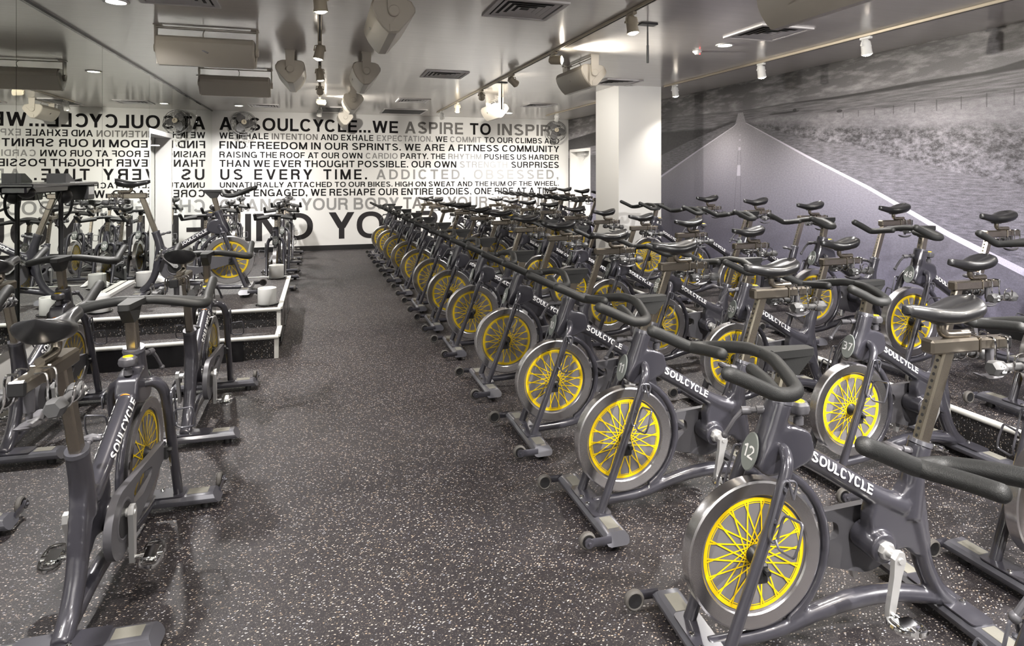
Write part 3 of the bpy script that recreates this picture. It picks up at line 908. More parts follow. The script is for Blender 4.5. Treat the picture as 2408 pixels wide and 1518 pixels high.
# wall fans
def fan(num, x, z, lb):
    t = thing('wall_fan', lb, 'fan', (x, YB, z), 0, 'wall fans')
    mb = MB(); mb.bbox((0, -.02, -.20), (.10, .04, .14), .01); mb.build('wall_bracket', 'fanwire', t)
    mb = MB(); mb.tube([(0, -.04, -.2), (0, -.12, -.17), (0, -.16, -.08), (0, -.15, 0)], .022, n=12, smooth=5); mb.build('arm', 'fanwire', t)
    rot = Matrix.Rotation(radians(-14), 3, 'X') @ Matrix.Rotation(radians(10 if num == 1 else -8), 3, 'Z')
    hub = Vector((0, -.20, .02))
    def R(p): return rot @ Vector(p) + hub
    mb = MB()
    mb.lathe([(.02, .10), (.06, .09), (.072, .03), (.055, -.01), (0, -.012)], (0, 0, 0), 'y', 20)
    mb.v = [R(p) for p in mb.v]; mb.build('motor', 'fanwire', t)
    for k in range(3):
        mb = MB()
        a0 = 2 * pi * k / 3
        pts = []
        for i in range(9):
            f = i / 8
            rr = .05 + .155 * f
            w0 = .035 + .075 * sin(pi * min(1, f * 1.05) ** .8)
            pts.append((rr, w0))
        vs = []
        for rr, w0 in pts:
            for s_ in (-1, 0, 1):
                a = a0 + s_ * w0 / rr * .75 * 1.0
                vs.append(R((rr * cos(a), -.03 + s_ * .016, rr * sin(a))))
        n0 = len(vs)
        vs += [p + rot @ Vector((0, .003, 0)) for p in vs]
        fs = []
        for i in range(8):
            for j in range(2):
                q = (i * 3 + j, i * 3 + j + 1, i * 3 + j + 4, i * 3 + j + 3)
                fs.append(q); fs.append(tuple(n0 + e for e in reversed(q)))
        mb.add(vs, fs); mb.build('blade', 'fanblade', t, 60)
    mb = MB()
    for rr, y in ((.235, -.02), (.225, .03), (.20, -.075), (.15, -.088), (.10, -.093), (.17, .05)):
        mb.tube([R((rr * cos(2 * pi * k / 36), y, rr * sin(2 * pi * k / 36))) for k in range(36)], .0028 if rr < .22 else .005, n=5, closed=True, caps=False)
    for k in range(14):
        a = 2 * pi * k / 14
        mb.tube([R((r_ * cos(a + tw), y, r_ * sin(a + tw))) for r_, y, tw in ((.05, -.095, 0), (.12, -.093, .12), (.19, -.08, .2), (.235, -.02, .25), (.22, .035, .25), (.07, .06, .25))], .0018, n=4, smooth=2)
    mb.build('guard', 'fanwire', t)
    mb = MB(); mb.lathe([(.0, -.104), (.046, -.104), (.05, -.09), (0, -.085)], (0, 0, 0), 'y', 24)
    mb.v = [R(p) for p in mb.v]; c = mb.build('hub_cap', 'headm', t)
    mb = MB(); V, F, a = glyphs(str(num), .17)
    hh = .05
    mb.add([R(((p[0] - .5) * hh * a, -.106 - .0001 * p[2], (p[1] - .5) * hh)) for p in V], F); mb.build('numeral', 'black', c)
    mb = MB()
    for dx in (-.03, .05):
        mb.tube([(dx, -.07, -.22), (dx + .01, -.09, -.30), (dx - .01, -.085, -.36)], .003, n=5, smooth=3)
        mb.sphere((dx - .01, -.085, -.37), .012, 8, 6)
    mb.build('pull_cord', 'headw', t)
x, z = on_y(572, 292, YB - .25); fan(1, x, z, 'grey wall fan numbered 1 above the words AT SOULCYCLE')
x, z = on_y(1309, 310, YB - .25); fan(2, x, z, 'grey wall fan numbered 2 in the corner by the door')

# ------------------------------------------------------------------ ceiling fittings
def vent(x, y, lb, sz=.52):
    t = thing('ceiling_vent', lb, 'vent', (x, y, H), 0, 'square ceiling vents')
    if 'vent' not in _cache:
        mb = MB()
        h = .26
        def frame(ro, ri, z0, z1):
            for a, b_, c0, d0 in ((-ro, -ri, -ro, ro), (ri, ro, -ro, ro), (-ri, ri, -ro, -ri), (-ri, ri, ri, ro)):
                mb.box(((a + b_) / 2, (c0 + d0) / 2, (z0 + z1) / 2), (b_ - a, d0 - c0, z1 - z0))
        frame(h, h - .035, -.014, 0)
        f = mb.mesh('vent_frame', 'vent')
        mb = MB()
        for k in range(4):
            ro = h - .05 - k * .048
            lo, hi = ro, ro - .034
            vs = []
            for (r_, z) in ((lo, -.012), (lo - .004, -.012), (hi - .004, .0), (hi, .0)):
                vs += [(-r_, -r_, z), (r_, -r_, z), (r_, r_, z), (-r_, r_, z)]
            fs = []
            for i in range(4):
                for e in range(4):
                    fs.append((i * 4 + e, i * 4 + (e + 1) % 4, ((i + 1) % 4) * 4 + (e + 1) % 4, ((i + 1) % 4) * 4 + e))
            mb.add(vs, fs)
        s_ = mb.mesh('louvre', 'vent')
        mb = MB(); mb.box((0, 0, -.001), (2 * h - .07, 2 * h - .07, .002))
        _cache['vent'] = (f, s_, mb.mesh('duct_opening', 'ventdark'))
    for n_, me in zip(('vent_frame', 'louvre', 'duct_opening'), _cache['vent']): link(n_, me, t)
for x, y, lb in ((1.45, 4.40, 'square ceiling vent nearest the camera over the front bike row'), (1.46, 7.58, 'square ceiling vent mid room beyond the nearest one over the front row'),
                 (1.48, 10.42, 'square ceiling vent near the lettered wall over the front row'), (3.70, 4.52, 'square ceiling vent behind the big speaker at upper right'),
                 (3.72, 10.48, 'square ceiling vent far back beside the column'), (3.78, 7.55, 'square ceiling vent just before the column top'),
                 (-.95, 4.75, 'square ceiling vent cut by the top edge, above the near left speaker'), (-.95, 12.0, 'square ceiling vent far back near the left mirror corner')):
    vent(x, y, lb)
for x, y, lb, k in ((1.555, 12.28, 'grey flat return grille right of the far left speakers', (.80, .88)), (.20, 12.3, 'grey flat return grille left of the farthest white speaker', (.36, .9))):
    t = thing('return_grille', lb, 'grille', (x, y, H), 0, 'return air grilles')
    mb = MB(); a, b_ = k
    for c, d in (((0, -b_ / 2, -.008), (a, .03, .016)), ((0, b_ / 2, -.008), (a, .03, .016)), ((-a / 2, 0, -.008), (.03, b_, .016)), ((a / 2, 0, -.008), (.03, b_, .016))): mb.box(c, d)
    mb.build('grille_frame', 'vent', t)
    mb = MB(); mb.box((0, 0, -.004), (a - .03, b_ - .03, .006))
    for k2 in range(18): mb.box((0, -b_ / 2 + .04 + k2 * (b_ - .08) / 17, -.009), (a - .04, .008, .006))
    mb.build('grille_core', 'panelgrey', t)

def spot(name, loc, target, watts, angle, blend, col, parent=None, rad=.04):
    l = bpy.data.lights.new(name, 'SPOT')
    l.energy = watts; l.spot_size = radians(angle); l.spot_blend = blend; l.color = col; l.shadow_soft_size = rad
    o = bpy.data.objects.new(name, l); COL.objects.link(o)
    o.location = loc
    o.rotation_euler = (Vector(target) - Vector(loc)).to_track_quat('-Z', 'Y').to_euler()
    return o

def downlight(x, y, lb):
    t = thing('downlight', lb, 'light', (x, y, H), 0, 'recessed downlights')
    if 'dl' not in _cache:
        mb = MB(); mb.lathe([(.062, -.002), (.064, -.010), (.084, -.008), (.086, 0)], n=28)
        a = mb.mesh('trim_ring', 'headw')
        mb = MB(); mb.lathe([(0, -.006), (.062, -.006), (.062, -.001), (0, -.001)], n=24)
        _cache['dl'] = (a, mb.mesh('lens', 'lamp'))
    link('trim_ring', _cache['dl'][0], t); link('lens', _cache['dl'][1], t)
    spot('downlight_lamp', (x, y, H - .03), (x, y, 0), DOWN_W, 150, .9, NEUTRAL, None, .06)
for x, y, lb in ((-1.38, 5.06, 'downlight near the top left, over the podium front'), (-1.38, 8.58, 'downlight between the two left speakers'), (-1.38, 12.1, 'downlight near the mirror corner by the lettered wall'),
                 (3.67, 5.07, 'downlight at upper right beside the smoke sensor'), (3.62, 11.97, 'downlight far back beside the small speaker'),
                 (-1.38, 1.5, 'downlight above the nearest left bikes'), (3.67, 1.5, 'downlight above the nearest right bikes'), (1.2, .2, 'unseen fill downlight added behind the camera'), (1.2, -1.6, 'unseen fill downlight added farthest behind the camera')):  # the last two are unseen lamps added as fill
    downlight(x, y, lb)

def track(x, y0, y1, lb):
    mb = MB(); mb.bbox((0, 0, -.0125), (.035, y1 - y0, .025), .003)
    mb.box((0, 0, -.0255), (.012, y1 - y0 - .01, .002), mi=1)
    o = mb.build('light_track', ['track', 'ventdark']); o.location = (x, (y0 + y1) / 2, H)
    tag(o, lb, 'light track', 'ceiling light tracks')
track(0, -1.5, 12.2, 'ceiling light track over the aisle')
track(2.215, -1.5, 12.2, 'ceiling light track over the middle of the bike rows')
track(4.57, -1.5, 7.66, 'ceiling light track along the road mural, before the column')
track(4.50, 8.56, 12.2, 'ceiling light track along the road mural, beyond the column')

def head(x, y, target, mat, lb, watts=None, angle=64, col=WARM, lit=True):
    t = thing('track_head', lb, 'spotlight', (x, y, H - .026), 0, 'track spotlights')
    piv = Vector((0, 0, -.075))
    d = (Vector(target) - Vector((x, y, H - .101))).normalized()
    q = d.to_track_quat('-Z', 'Y').to_matrix()
    key = 'head' + mat
    if key not in _cache:
        mb = MB(); mb.bbox((0, 0, -.011), (.034, .11, .022), .004)
        a = mb.mesh('adapter', mat)
        mb = MB()
        mb.lathe([(0, .050), (.022, .050), (.026, .044), (.036, .034), (.040, .02), (.043, -.06), (.046, -.068), (.046, -.080), (.041, -.080), (.039, -.070), (0, -.068)], n=22)
        b_ = mb.mesh('can', mat)
        mb = MB(); mb.lathe([(0, -.094), (.018, -.092), (.032, -.085), (.038, -.074), (0, -.072)], n=20)
        c = mb.mesh('bulb', 'lamp')
        mb = MB()
        mb.tube([(0, 0, -.02), (0, 0, -.03)], .012, n=10)
        for s_ in (-1, 1): mb.tube([(0, 0, -.028), (s_ * .043, 0, -.034), (s_ * .046, 0, -.05), (s_ * .046, 0, -.08)], .005, n=6)
        for s_ in (-1, 1): mb.lathe([(0, s_ * .040), (.010, s_ * .040), (.010, s_ * .054), (0, s_ * .054)], (0, 0, -.075), 'x', 10)
        _cache[key] = (a, b_, c, mb.mesh('yoke', mat))
    a, b_, c, y_ = _cache[key]
    link('adapter', a, t); link('yoke', y_, t)
    can = link('can', b_, t); can.location = piv; can.rotation_euler = q.to_euler()
    bl = link('bulb', c, can)
    if lit:
        p = Vector((x, y, H - .026)) + piv + d * .105
        spot('track_lamp', p, p + d, watts or TRACK_W, angle, .8, col, None, .03)
hl = 'cream track spotlight over the aisle, '
for y, tg, lb, wt, an in ((4.20, (.25, 4.6, 0), 'nearest of the track', 1, 64), (5.95, (-.5, 6.0, 0), 'second from the camera', .6, 64), (7.28, (.3, 7.7, 0), 'third from the camera', 1, 64),
                         (8.72, (.2, 13.2, .9), 'fourth from the camera', 1.6, 75)):
    head(0, y, tg, 'headm', hl + lb, TRACK_W * wt, an)
head(0, 10.24, (1.6, 10.3, 2.62), 'headm', 'cream track spotlight over the aisle, turned sideways along the ceiling', TRACK_W * .6, 95)
head(0, 11.85, (-.4, 13.2, .2), 'headw', 'white track spotlight over the aisle, closest to the lettered wall', TRACK_W * .12, 140)
head(0, 2.4, (-.55, 2.9, 0), 'headm', 'cream track spotlight above the camera on the aisle track')
head(0, .8, (.6, 1.6, 0), 'headm', 'cream track spotlight behind the camera on the aisle track')
hl = 'cream track spotlight on the middle track, '
for y, tg, lb, wt, an in ((4.18, (2.5, 3.9, 0), 'nearest, beside the black hanging rod', 1, 64), (7.20, (3.93, 8.2, 1.75), 'third from the camera', .6, 80),
                         (8.69, (3.6, 13.2, 1.0), 'fourth from the camera', 1.6, 75), (10.33, (2.2, 10.6, .3), 'fifth from the camera', 1, 64)):
    head(2.215, y, tg, 'headm', hl + lb, TRACK_W * wt, an)
head(2.215, 5.79, (3.4, 4.9, 2.62), 'headm', 'cream track spotlight on the middle track, turned up along the ceiling', TRACK_W * .8, 95)
head(2.215, 11.79, (3.2, 13.2, .2), 'headw', 'white track spotlight on the middle track, closest to the lettered wall', TRACK_W * .12, 140)
head(2.215, 2.0, (1.4, 2.4, 0), 'headm', 'cream track spotlight on the middle track above the nearest bikes')
head(2.215, .6, (2.6, 1.7, 0), 'headm', 'cream track spotlight on the middle track, closest to the camera end')
hl = 'white track spotlight by the road mural, '
for y, lb in ((4.32, 'above the road shoulder'), (5.68, 'above the hills right of the road'), (7.40, 'beside the column')):
    head(4.57, y, (5.0, y, 0), 'headw', hl + lb, TRACK_W * .30, 120)
head(4.57, 2.5, (5.0, 2.5, 0), 'headw', hl + 'out past the right edge', TRACK_W * .30, 120)
head(4.57, -.6, (2.35, 1.75, .35), 'headw', hl + 'closest to the camera end', TRACK_W * 7, 36, NEUTRAL)
head(4.50, 9.4, (4.1, 13.2, .8), 'headw', hl + 'first beyond the column', TRACK_W * .25, 85)
head(4.50, 11.6, (4.7, 13.2, .9), 'headw', hl + 'last beyond the column', TRACK_W * .4, 120)

head(0, -.9, (.4, YF, 2.2), 'headm', 'unseen fill spotlight added behind the camera, bounced off the front wall', TRACK_W * 2.2, 120, NEUTRAL)  # added fill: its bounce off the front wall lifts the whole room
head(2.215, -.9, (5.4, 4.6, 1.3), 'headm', 'unseen spotlight added behind the camera, aimed at the road mural', TRACK_W * 4, 90, NEUTRAL)  # added in place of a bright source behind the camera; evens the mural
# speakers: long shells hung in a bracket between their two end caps
prof_o = [(-.128, .085), (-.105, .100), (-.02, .106), (.08, .100), (.115, .085), (.140, .045), (.140, .015), (.115, -.020), (.035, -.116), (.020, -.127), (-.030, -.127), (-.070, -.092), (-.105, -.045), (-.130, .005), (-.140, .050)]
def speaker_meshes():
    if 'spk' in _cache: return _cache['spk']
    Lh = .37
    mb = MB()
    n = len(prof_o)
    vs = []
    rings = [(-Lh, .93), (-Lh + .012, 1.0), (Lh - .012, 1.0), (Lh, .93)]
    for y, k in rings: vs += [(p[0] * k, y, p[1] * k) for p in prof_o]
    fs = [(i * n + j, i * n + (j + 1) % n, (i + 1) * n + (j + 1) % n, (i + 1) * n + j) for i in range(3) for j in range(n)]
    fs += [tuple(range(n)), tuple(3 * n + j for j in range(n))]
    mb.add(vs, fs)
    shell = mb.mesh('shell', 'speaker', 28)
    cap = []
    for s_ in (-1, 1):
        mb = MB()
        mb.prism([(.085, .050), (.132, .040), (.132, .014), (.108, -.022), (.030, -.112), (-.022, -.120), (-.026, -.072)], s_ * (Lh - .002), s_ * (Lh + .009))
        cap.append(mb.mesh('end_cap', 'speaker', 28))
    top = .20
    br = []
    for s_ in (-1, 1):
        mb = MB()
        mb.prism([(-.045, top), (.045, top), (.038, .02), (.02, -.012), (-.02, -.012), (-.038, .02)], s_ * (Lh + .012), s_ * (Lh + .022))
        mb.lathe([(0, s_ * (Lh + .005)), (.036, s_ * (Lh + .005)), (.036, s_ * (Lh + .026)), (.030, s_ * (Lh + .030)), (0, s_ * (Lh + .030))], (0, 0, .012), 'y', 24)
        mb.bbox((0, s_ * (Lh + .0), top - .004), (.10, .06, .008), .002)
        br.append(mb.mesh('bracket_arm', 'speaker', 30))
    mb = MB()
    for x, z in ((-.02, .186), (.02, .182)):
        mb.tube([(x, -Lh - .016, z), (x, Lh + .016, z)], .005, n=8)
    mb.tube([(0, .02, .185), (.03, .04, .15), (.02, .03, .10)], .004, n=6, smooth=4)
    tie = mb.mesh('tie_bar', 'speaker', 30)
    mb = MB(); mb.bbox((0, 0, 0), (.052, .004, .014), .0015)
    badge = mb.mesh('badge', 'chrome')
    _cache['spk'] = (shell, cap, br, tie, badge)
    return _cache['spk']
def speaker(x, y, rz, lb, tilt=0, dz=0.0):
    t = thing('hanging_speaker', lb, 'speaker', (x, y, H - .20 - dz), rz, 'hanging speakers')
    sh, cp_, br, ti, bd = speaker_meshes()
    g = link('shell', sh, t); g.rotation_euler = (0, tilt, 0)
    pv = Vector((0, 0, .012)); g.location = pv - Matrix.Rotation(tilt, 3, 'Y') @ pv
    link('end_cap', cp_[0], g); link('end_cap', cp_[1], g)
    link('bracket_arm', br[0], t); link('bracket_arm', br[1], t); link('tie_bar', ti, t)
    b_ = link('badge', bd, g); b_.location = (-.121, 0, -.020); b_.rotation_euler = (0, radians(0), 0)
    b_.rotation_euler = (0, radians(-26), radians(90))
    return t
for k, (y, lb) in enumerate(((4.40, 'beige hanging speaker over the aisle edge, nearest and largest'), (6.81, 'beige hanging speaker over the aisle edge, second in its line'),
                             (9.38, 'beige hanging speaker over the aisle edge, third in its line'), (12.2, 'white-lit hanging speaker over the aisle edge, closest to the lettered wall'))):
    speaker(.45, y, 0, lb)
speaker(-.28, 6.91, pi, 'beige hanging speaker left of the aisle track, seen end on')
speaker(-.90, 5.77, pi / 2, 'beige hanging speaker at upper left with its curved grille facing the camera')
speaker(-.93, 7.88, -pi / 2, 'beige hanging speaker at upper left seen from its back')
speaker(2.72, 2.89, 0, 'big beige hanging speaker cut by the top edge at right')
speaker(2.69, 6.25, 0, 'hanging speaker with a white end just before the column')
speaker(2.75, 9.93, 0, 'small hanging speaker far back between middle track and column')

# thin black hanging rods
for x, y, l_, lb in ((2.557, 4.55, .32, 'black hanging ceiling rod near the nearest middle track spotlight'), (2.33, 8.05, .36, 'black hanging ceiling rod in front of the small far speaker')):
    t = thing('hanging_rod', lb, 'rod', (x, y, H), 0, 'black hanging rods')
    mb = MB(); mb.bbox((0, 0, -.006), (.15, .08, .012), .003); mb.build('ceiling_plate', 'black', t)
    mb = MB(); mb.tube([(0, 0, -.01), (0, 0, -l_ * .5), (0, 0, -l_)], [.006, .008, .008], n=8)
    mb.tube([(0, 0, -l_ * .55), (0, 0, -l_)], .010, n=8); mb.build('rod', 'black', t)
t = thing('smoke_sensor', 'small ceiling smoke sensor with a red light beside the right downlight', 'smoke sensor', (3.60, 5.42, H))
mb = MB(); mb.lathe([(0, -.035), (.02, -.035), (.03, -.02), (.045, -.008), (.045, 0)], n=20); mb.build('body', 'headw', t)
mb = MB(); mb.sphere((.018, -.02, -.03), .006, 8, 6); mb.build('indicator', 'led', t)
# ================================================================== SPIN BIKE (x forward, y left, z up; origin on the floor between the feet)
WC = Vector((.315, 0, .335)); WR = .235          # flywheel
SEATDIR = Vector((-.327, 0, .945)); BARDIR = Vector((-.24, 0, .97))
BB_ = Vector((-.14, 0, .31))
PART = {}            # name -> list of (mesh, parent index, slide) built once
def smooth01(t):
    t = max(0., min(1., t)); return t * t * (3 - 2 * t)
def rounded(pts, r, k=4):
    out = []
    n = len(pts)
    for i in range(n):
        p0, p1, p2 = Vector(pts[i - 1]), Vector(pts[i]), Vector(pts[(i + 1) % n])
        a = (p0 - p1); b_ = (p2 - p1)
        d = min(r, a.length * .45, b_.length * .45)
        q0, q2 = p1 + a.normalized() * d, p1 + b_.normalized() * d
        for j in range(k + 1):
            t = j / k
            out.append(tuple(q0 * (1 - t) ** 2 + p1 * 2 * t * (1 - t) + q2 * t * t))
    return out

def frame_mesh():
    mb = MB()
    mb.tube([(-.330, 0, .622), (-.318, 0, .58), (-.302, 0, .53), (-.288, 0, .46), (-.275, 0, .38)], [.036, .036, .037, .039, .042], n=18, smooth=4)
    mb.prism(rounded([(-.318, .53), (-.262, .50), (-.225, .455), (-.13, .468), (-.105, .40), (-.112, .355), (-.10, .31), (-.135, .265), (-.20, .275), (-.245, .29), (-.29, .245), (-.355, .27), (-.336, .40)], .03), -.027, .027)
    mb.tube([BB_ + Vector((0, -.052, 0)), BB_ + Vector((0, .052, 0))], .050, n=24)
    mb.tube([(-.295, 0, .38), (-.318, 0, .29), (-.345, 0, .20), (-.39, 0, .12), (-.445, 0, .07)], [.036, .034, .032, .032, .033], n=16, smooth=5)
    mb.tube([(-.46, 0, .072), (-.36, 0, .098), (-.20, 0, .128), (-.05, 0, .128), (.09, 0, .105), (.24, 0, .070), (.47, 0, .062)], [.026, .028, .030, .030, .027, .023, .022], n=16, smooth=5)
    mb.tube([(-.25, 0, .42), (-.17, 0, .452), (-.08, 0, .502), (.06, 0, .588), (.21, 0, .672)], [.040, .034, .033, .033, .036], n=20, smooth=4)
    mb.tube([(.215, 0, .812), (.247, 0, .72), (.292, 0, .61)], [.041, .042, .042], n=20)
    mb.prism(rounded([(.135, .618), (.112, .650), (.128, .716), (.205, .742), (.295, .670), (.318, .61), (.285, .585), (.20, .592)], .022), -.042, .042)
    mb.tube([WC + Vector((cos(a), 0, sin(a))) * .268 for a in [radians(d) for d in range(98, 252, 11)]], .0165, n=12)
    me = mb.mesh('frame', 'paint')
    o = link('frame', me)
    md = o.modifiers.new('r', 'REMESH'); md.mode = 'VOXEL'; md.voxel_size = .0055; md.use_smooth_shade = True
    md = o.modifiers.new('s', 'SMOOTH'); md.factor = .5; md.iterations = 7
    dg = bpy.context.evaluated_depsgraph_get()
    out = bpy.data.meshes.new_from_object(o.evaluated_get(dg))
    bpy.data.objects.remove(o)
    out.name = 'frame'
    out.materials.clear(); out.materials.append(M['paint'])
    out.polygons.foreach_set('use_smooth', [True] * len(out.polygons))
    return out

def brand_mesh(side):
    V, F, asp = glyphs('SOULCYCLE', .21, .12)
    bm = bmesh.new()
    for p in V: bm.verts.new((p[0], p[1], p[2]))
    bm.verts.ensure_lookup_table()
    for f in F:
        try: bm.faces.new([bm.verts[i] for i in f])
        except ValueError: pass
    bmesh.ops.triangulate(bm, faces=bm.faces)
    for _ in range(2):
        es = [e for e in bm.edges if abs(e.verts[0].co.y - e.verts[1].co.y) > .2 or abs(e.verts[0].co.x - e.verts[1].co.x) > .06]
        if es: bmesh.ops.subdivide_edges(bm, edges=es, cuts=1)
        bmesh.ops.triangulate(bm, faces=bm.faces)
    a, b_ = Vector((-.105, 0, .488)), Vector((.125, 0, .627))
    ax = (b_ - a); ln = ax.length; ax.normalize()
    up = Vector((-ax.z, 0, ax.x))
    hgt, rad = .032, .0348
    for v in bm.verts:
        s_ = v.co.x if side < 0 else 1 - v.co.x
        th = radians(6) + (v.co.y - .5) * hgt / rad + radians(14)
        c = a + ax * (s_ * ln)
        v.co = c + (Vector((0, side, 0)) * cos(th) + up * sin(th)) * (rad + .00006 * v.co.z)
    me = bpy.data.meshes.new('brand_lettering')
    bm.to_mesh(me); bm.free()
    me.materials.append(M['letter'])
    return me

def number_mesh(num):
    V, F, a = glyphs(str(num), .17)
    h = .040
    wd = min(h * a, .056)
    mb = MB(); mb.add([((p[0] - .5) * wd, (p[1] - .5) * h, .0052 + .00005 * p[2]) for p in V], F)
    return mb.mesh('numeral', 'letter')

def make_parts():
    P = []            # (key, name, mesh, parent key, slide group, location, rotation)
    def add(key, name, me, par=None, grp=None, loc=None, rot=None): P.append((key, name, me, par, grp, loc, rot))
    add('frame', 'frame', frame_mesh())
    add('brandL', 'brand_lettering', brand_mesh(1), 'frame'); add('brandR', 'brand_lettering', brand_mesh(-1), 'frame')
    mb = MB()
    a, b_ = Vector((.128, 0, .629)), Vector((.146, 0, .640))
    ax = (b_ - a).normalized(); up = Vector((-ax.z, 0, ax.x))
    vs = []
    for c in (a, b_):
        for k in range(9):
            th = radians(62 + 56 * k / 8)
            vs.append(c + (Vector((0, 1, 0)) * cos(th) + up * sin(th)) * .0355)
    mb.add(vs, [(k, k + 1, k + 10, k + 9) for k in range(8)])
    add('sticker', 'warning_sticker', mb.mesh('warning_sticker', 'orange'), 'frame')
    # collars at the two sleeve tops
    for (p, d, k) in ((Vector((-.330, 0, .622)), SEATDIR, 'a'), (Vector((.215, 0, .812)), BARDIR, 'b')):
        mb = MB(); d = d.normalized(); mb.tube([p - d * .004, p + d * .010], [(.038 if k == 'a' else .0425), (.036 if k == 'a' else .040)], n=20)
        add('collar' + k, 'collar', mb.mesh('collar', 'foot'), 'frame')
    # fork blades
    for s_, k in ((1, 'L'), (-1, 'R')):
        mb = MB()
        mb.tube([(.225, s_ * .020, .664), (.238, s_ * .060, .668), (.256, s_ * .091, .640), (.285, s_ * .103, .575), (.34, s_ * .104, .43), (.485, s_ * .104, .055)], [.021, .022, .022, .021, .0205, .0205], n=14, smooth=6, ell=(.85, 1.0))
        add('fork' + k, 'fork_blade', mb.mesh('fork_blade', 'paint'))
        mb = MB(); mb.bbox((.348, s_ * .088, .325), (.052, .022, .062), .006); mb.cyl((.334, s_ * .05, .335), (.334, s_ * .106, .335), .010)
        mb.lathe([(0, s_ * .104), (.011, s_ * .104), (.009, s_ * .114), (0, s_ * .114)], (.334, 0, .335), 'y', 8)
        add('ax' + k, 'axle_bracket', mb.mesh('axle_bracket', 'black'), 'fork' + k)
        mb = MB()
        y = s_ * .130
        mb.wire([(.262, y, .560), (.278, y, .618), (.296, y, .618), (.345, y, .462), (.338, y, .440), (.318, y, .440), (.300, y, .50), (.296, s_ * .138, .52), (.286, s_ * .205, .530), (.306, s_ * .212, .470), (.318, s_ * .208, .435), (.326, s_ * .15, .428), (.322, y, .446)], .0042, .010)
        mb.wire([(.262, y, .560), (.250, y, .60), (.258, y, .615), (.278, y, .618)], .0042, .008)
        for z in (.59, .50): mb.tube([(.283 + (.59 - z) * .4, s_ * .112, z), (.287 + (.59 - z) * .4, y, z)], .006, n=6)
        add('cage' + k, 'bottle_cage', mb.mesh('bottle_cage', 'foot'), 'fork' + k)
    # feet
    def foot(xc, half, front):
        pre = 'ff' if front else 'rf'
        nm = 'front_foot' if front else 'rear_foot'
        mb = MB()
        pr = [(-.052, .044), (-.047, .033), (-.034, .028), (.034, .028), (.047, .033), (.052, .044), (.052, .054), (.042, .068), (.030, .073), (-.030, .073), (-.042, .068), (-.052, .054)]
        n = len(pr); vs = []
        for y, k in ((-half, .0), (-half + .03, 1), (half - .03, 1), (half, .0)):
            for px, pz in pr:
                vs.append((xc + px, (y if k else y + (1 if y < 0 else -1) * .03 * ((pz - .028) / .045)), pz) if not k else (xc + px, y, pz))
        fs = [(i * n + j, i * n + (j + 1) % n, (i + 1) * n + (j + 1) % n, (i + 1) * n + j) for i in range(3) for j in range(n)] + [tuple(range(n)), tuple(3 * n + j for j in range(n))]
        mb.add(vs, fs)
        add(pre, nm, mb.mesh(nm, 'foot', 30))
        mb = MB(); mb.prism(rounded([(xc - .044, -.135), (xc + .044, -.135), (xc + .044, .135), (xc - .044, .135)], .02), .0725, .0775, 'xy')
        add(pre + 'p', 'mount_plate', mb.mesh('mount_plate', 'paint'), pre)
        for s_, k in ((1, 'L'), (-1, 'R')):
            mb = MB(); mb.bbox((xc, s_ * .187, .0735), (.052, .088, .003), .001)
            add(pre + 't' + k, 'grip_tape', mb.mesh('grip_tape', 'tape'), pre)
            mb = MB(); mb.lathe([(0, .077), (.010, .077), (.009, .083), (.004, .085), (0, .085)], (xc + (.028 if front else -.028), s_ * .03, 0), 'z', 10)
            add(pre + 'b' + k, 'bolt', mb.mesh('bolt', 'chrome'), pre)
            mb = MB(); mb.lathe([(0, 0), (.022, 0), (.020, .029), (0, .029)], (xc, s_ * (half - .065), 0), 'z', 14)
            add(pre + 'd' + k, 'levelling_pad', mb.mesh('levelling_pad', 'black'), pre)
            if front:
                yy = s_ * (half - .012)
                mb = MB(); mb.tube([(xc + .03, yy, .052), (xc + .128, yy, .055)], .018, n=8, ell=(.25, 1.0))
                mb.lathe([(0, -.006), (.019, -.006), (.019, .006), (0, .006)], (xc + .128, yy, .055), 'y', 16)
                mb.lathe([(0, .0), (.008, .0), (.006, .010 * s_), (0, .010 * s_)], (xc + .128, yy + s_ * .004, .055), 'y', 8)
                add(pre + 'k' + k, 'roller_bracket', mb.mesh('roller_bracket', 'paint'), pre)
                mb = MB(); mb.lathe([(.025, -.010), (.029, -.012), (.035, -.007), (.036, 0), (.035, .007), (.029, .012), (.025, .010), (.025, -.010)], (xc + .128, yy - s_ * .020, .055), 'y', 22)
                mb.lathe([(0, -.007), (.0252, -.009), (.0252, .009), (0, .007)], (xc + .128, yy - s_ * .020, .055), 'y', 16, mi=1)
                add(pre + 'w' + k, 'roller', mb.mesh('roller', ['rubber', 'black']), pre)
    foot(.48, .285, True); foot(-.445, .285, False)
    # flywheel
    mb = MB()
    mb.lathe([(.186, .017), (.190, .022), (.228, .024), (.2345, .021), (WR, .012), (.2335, .0), (WR, -.012), (.2345, -.021), (.228, -.024), (.190, -.022), (.186, -.017), (.186, .017)], WC, 'y', 56)
    add('rim', 'flywheel', mb.mesh('flywheel', 'rim', 25))
    mb = MB(); mb.lathe([(0, -.011), (.188, -.011), (.188, .011), (0, .011)], WC, 'y', 48)
    add('disc', 'wheel_disc', mb.mesh('wheel_disc', 'disc'), 'rim')
    mb = MB()
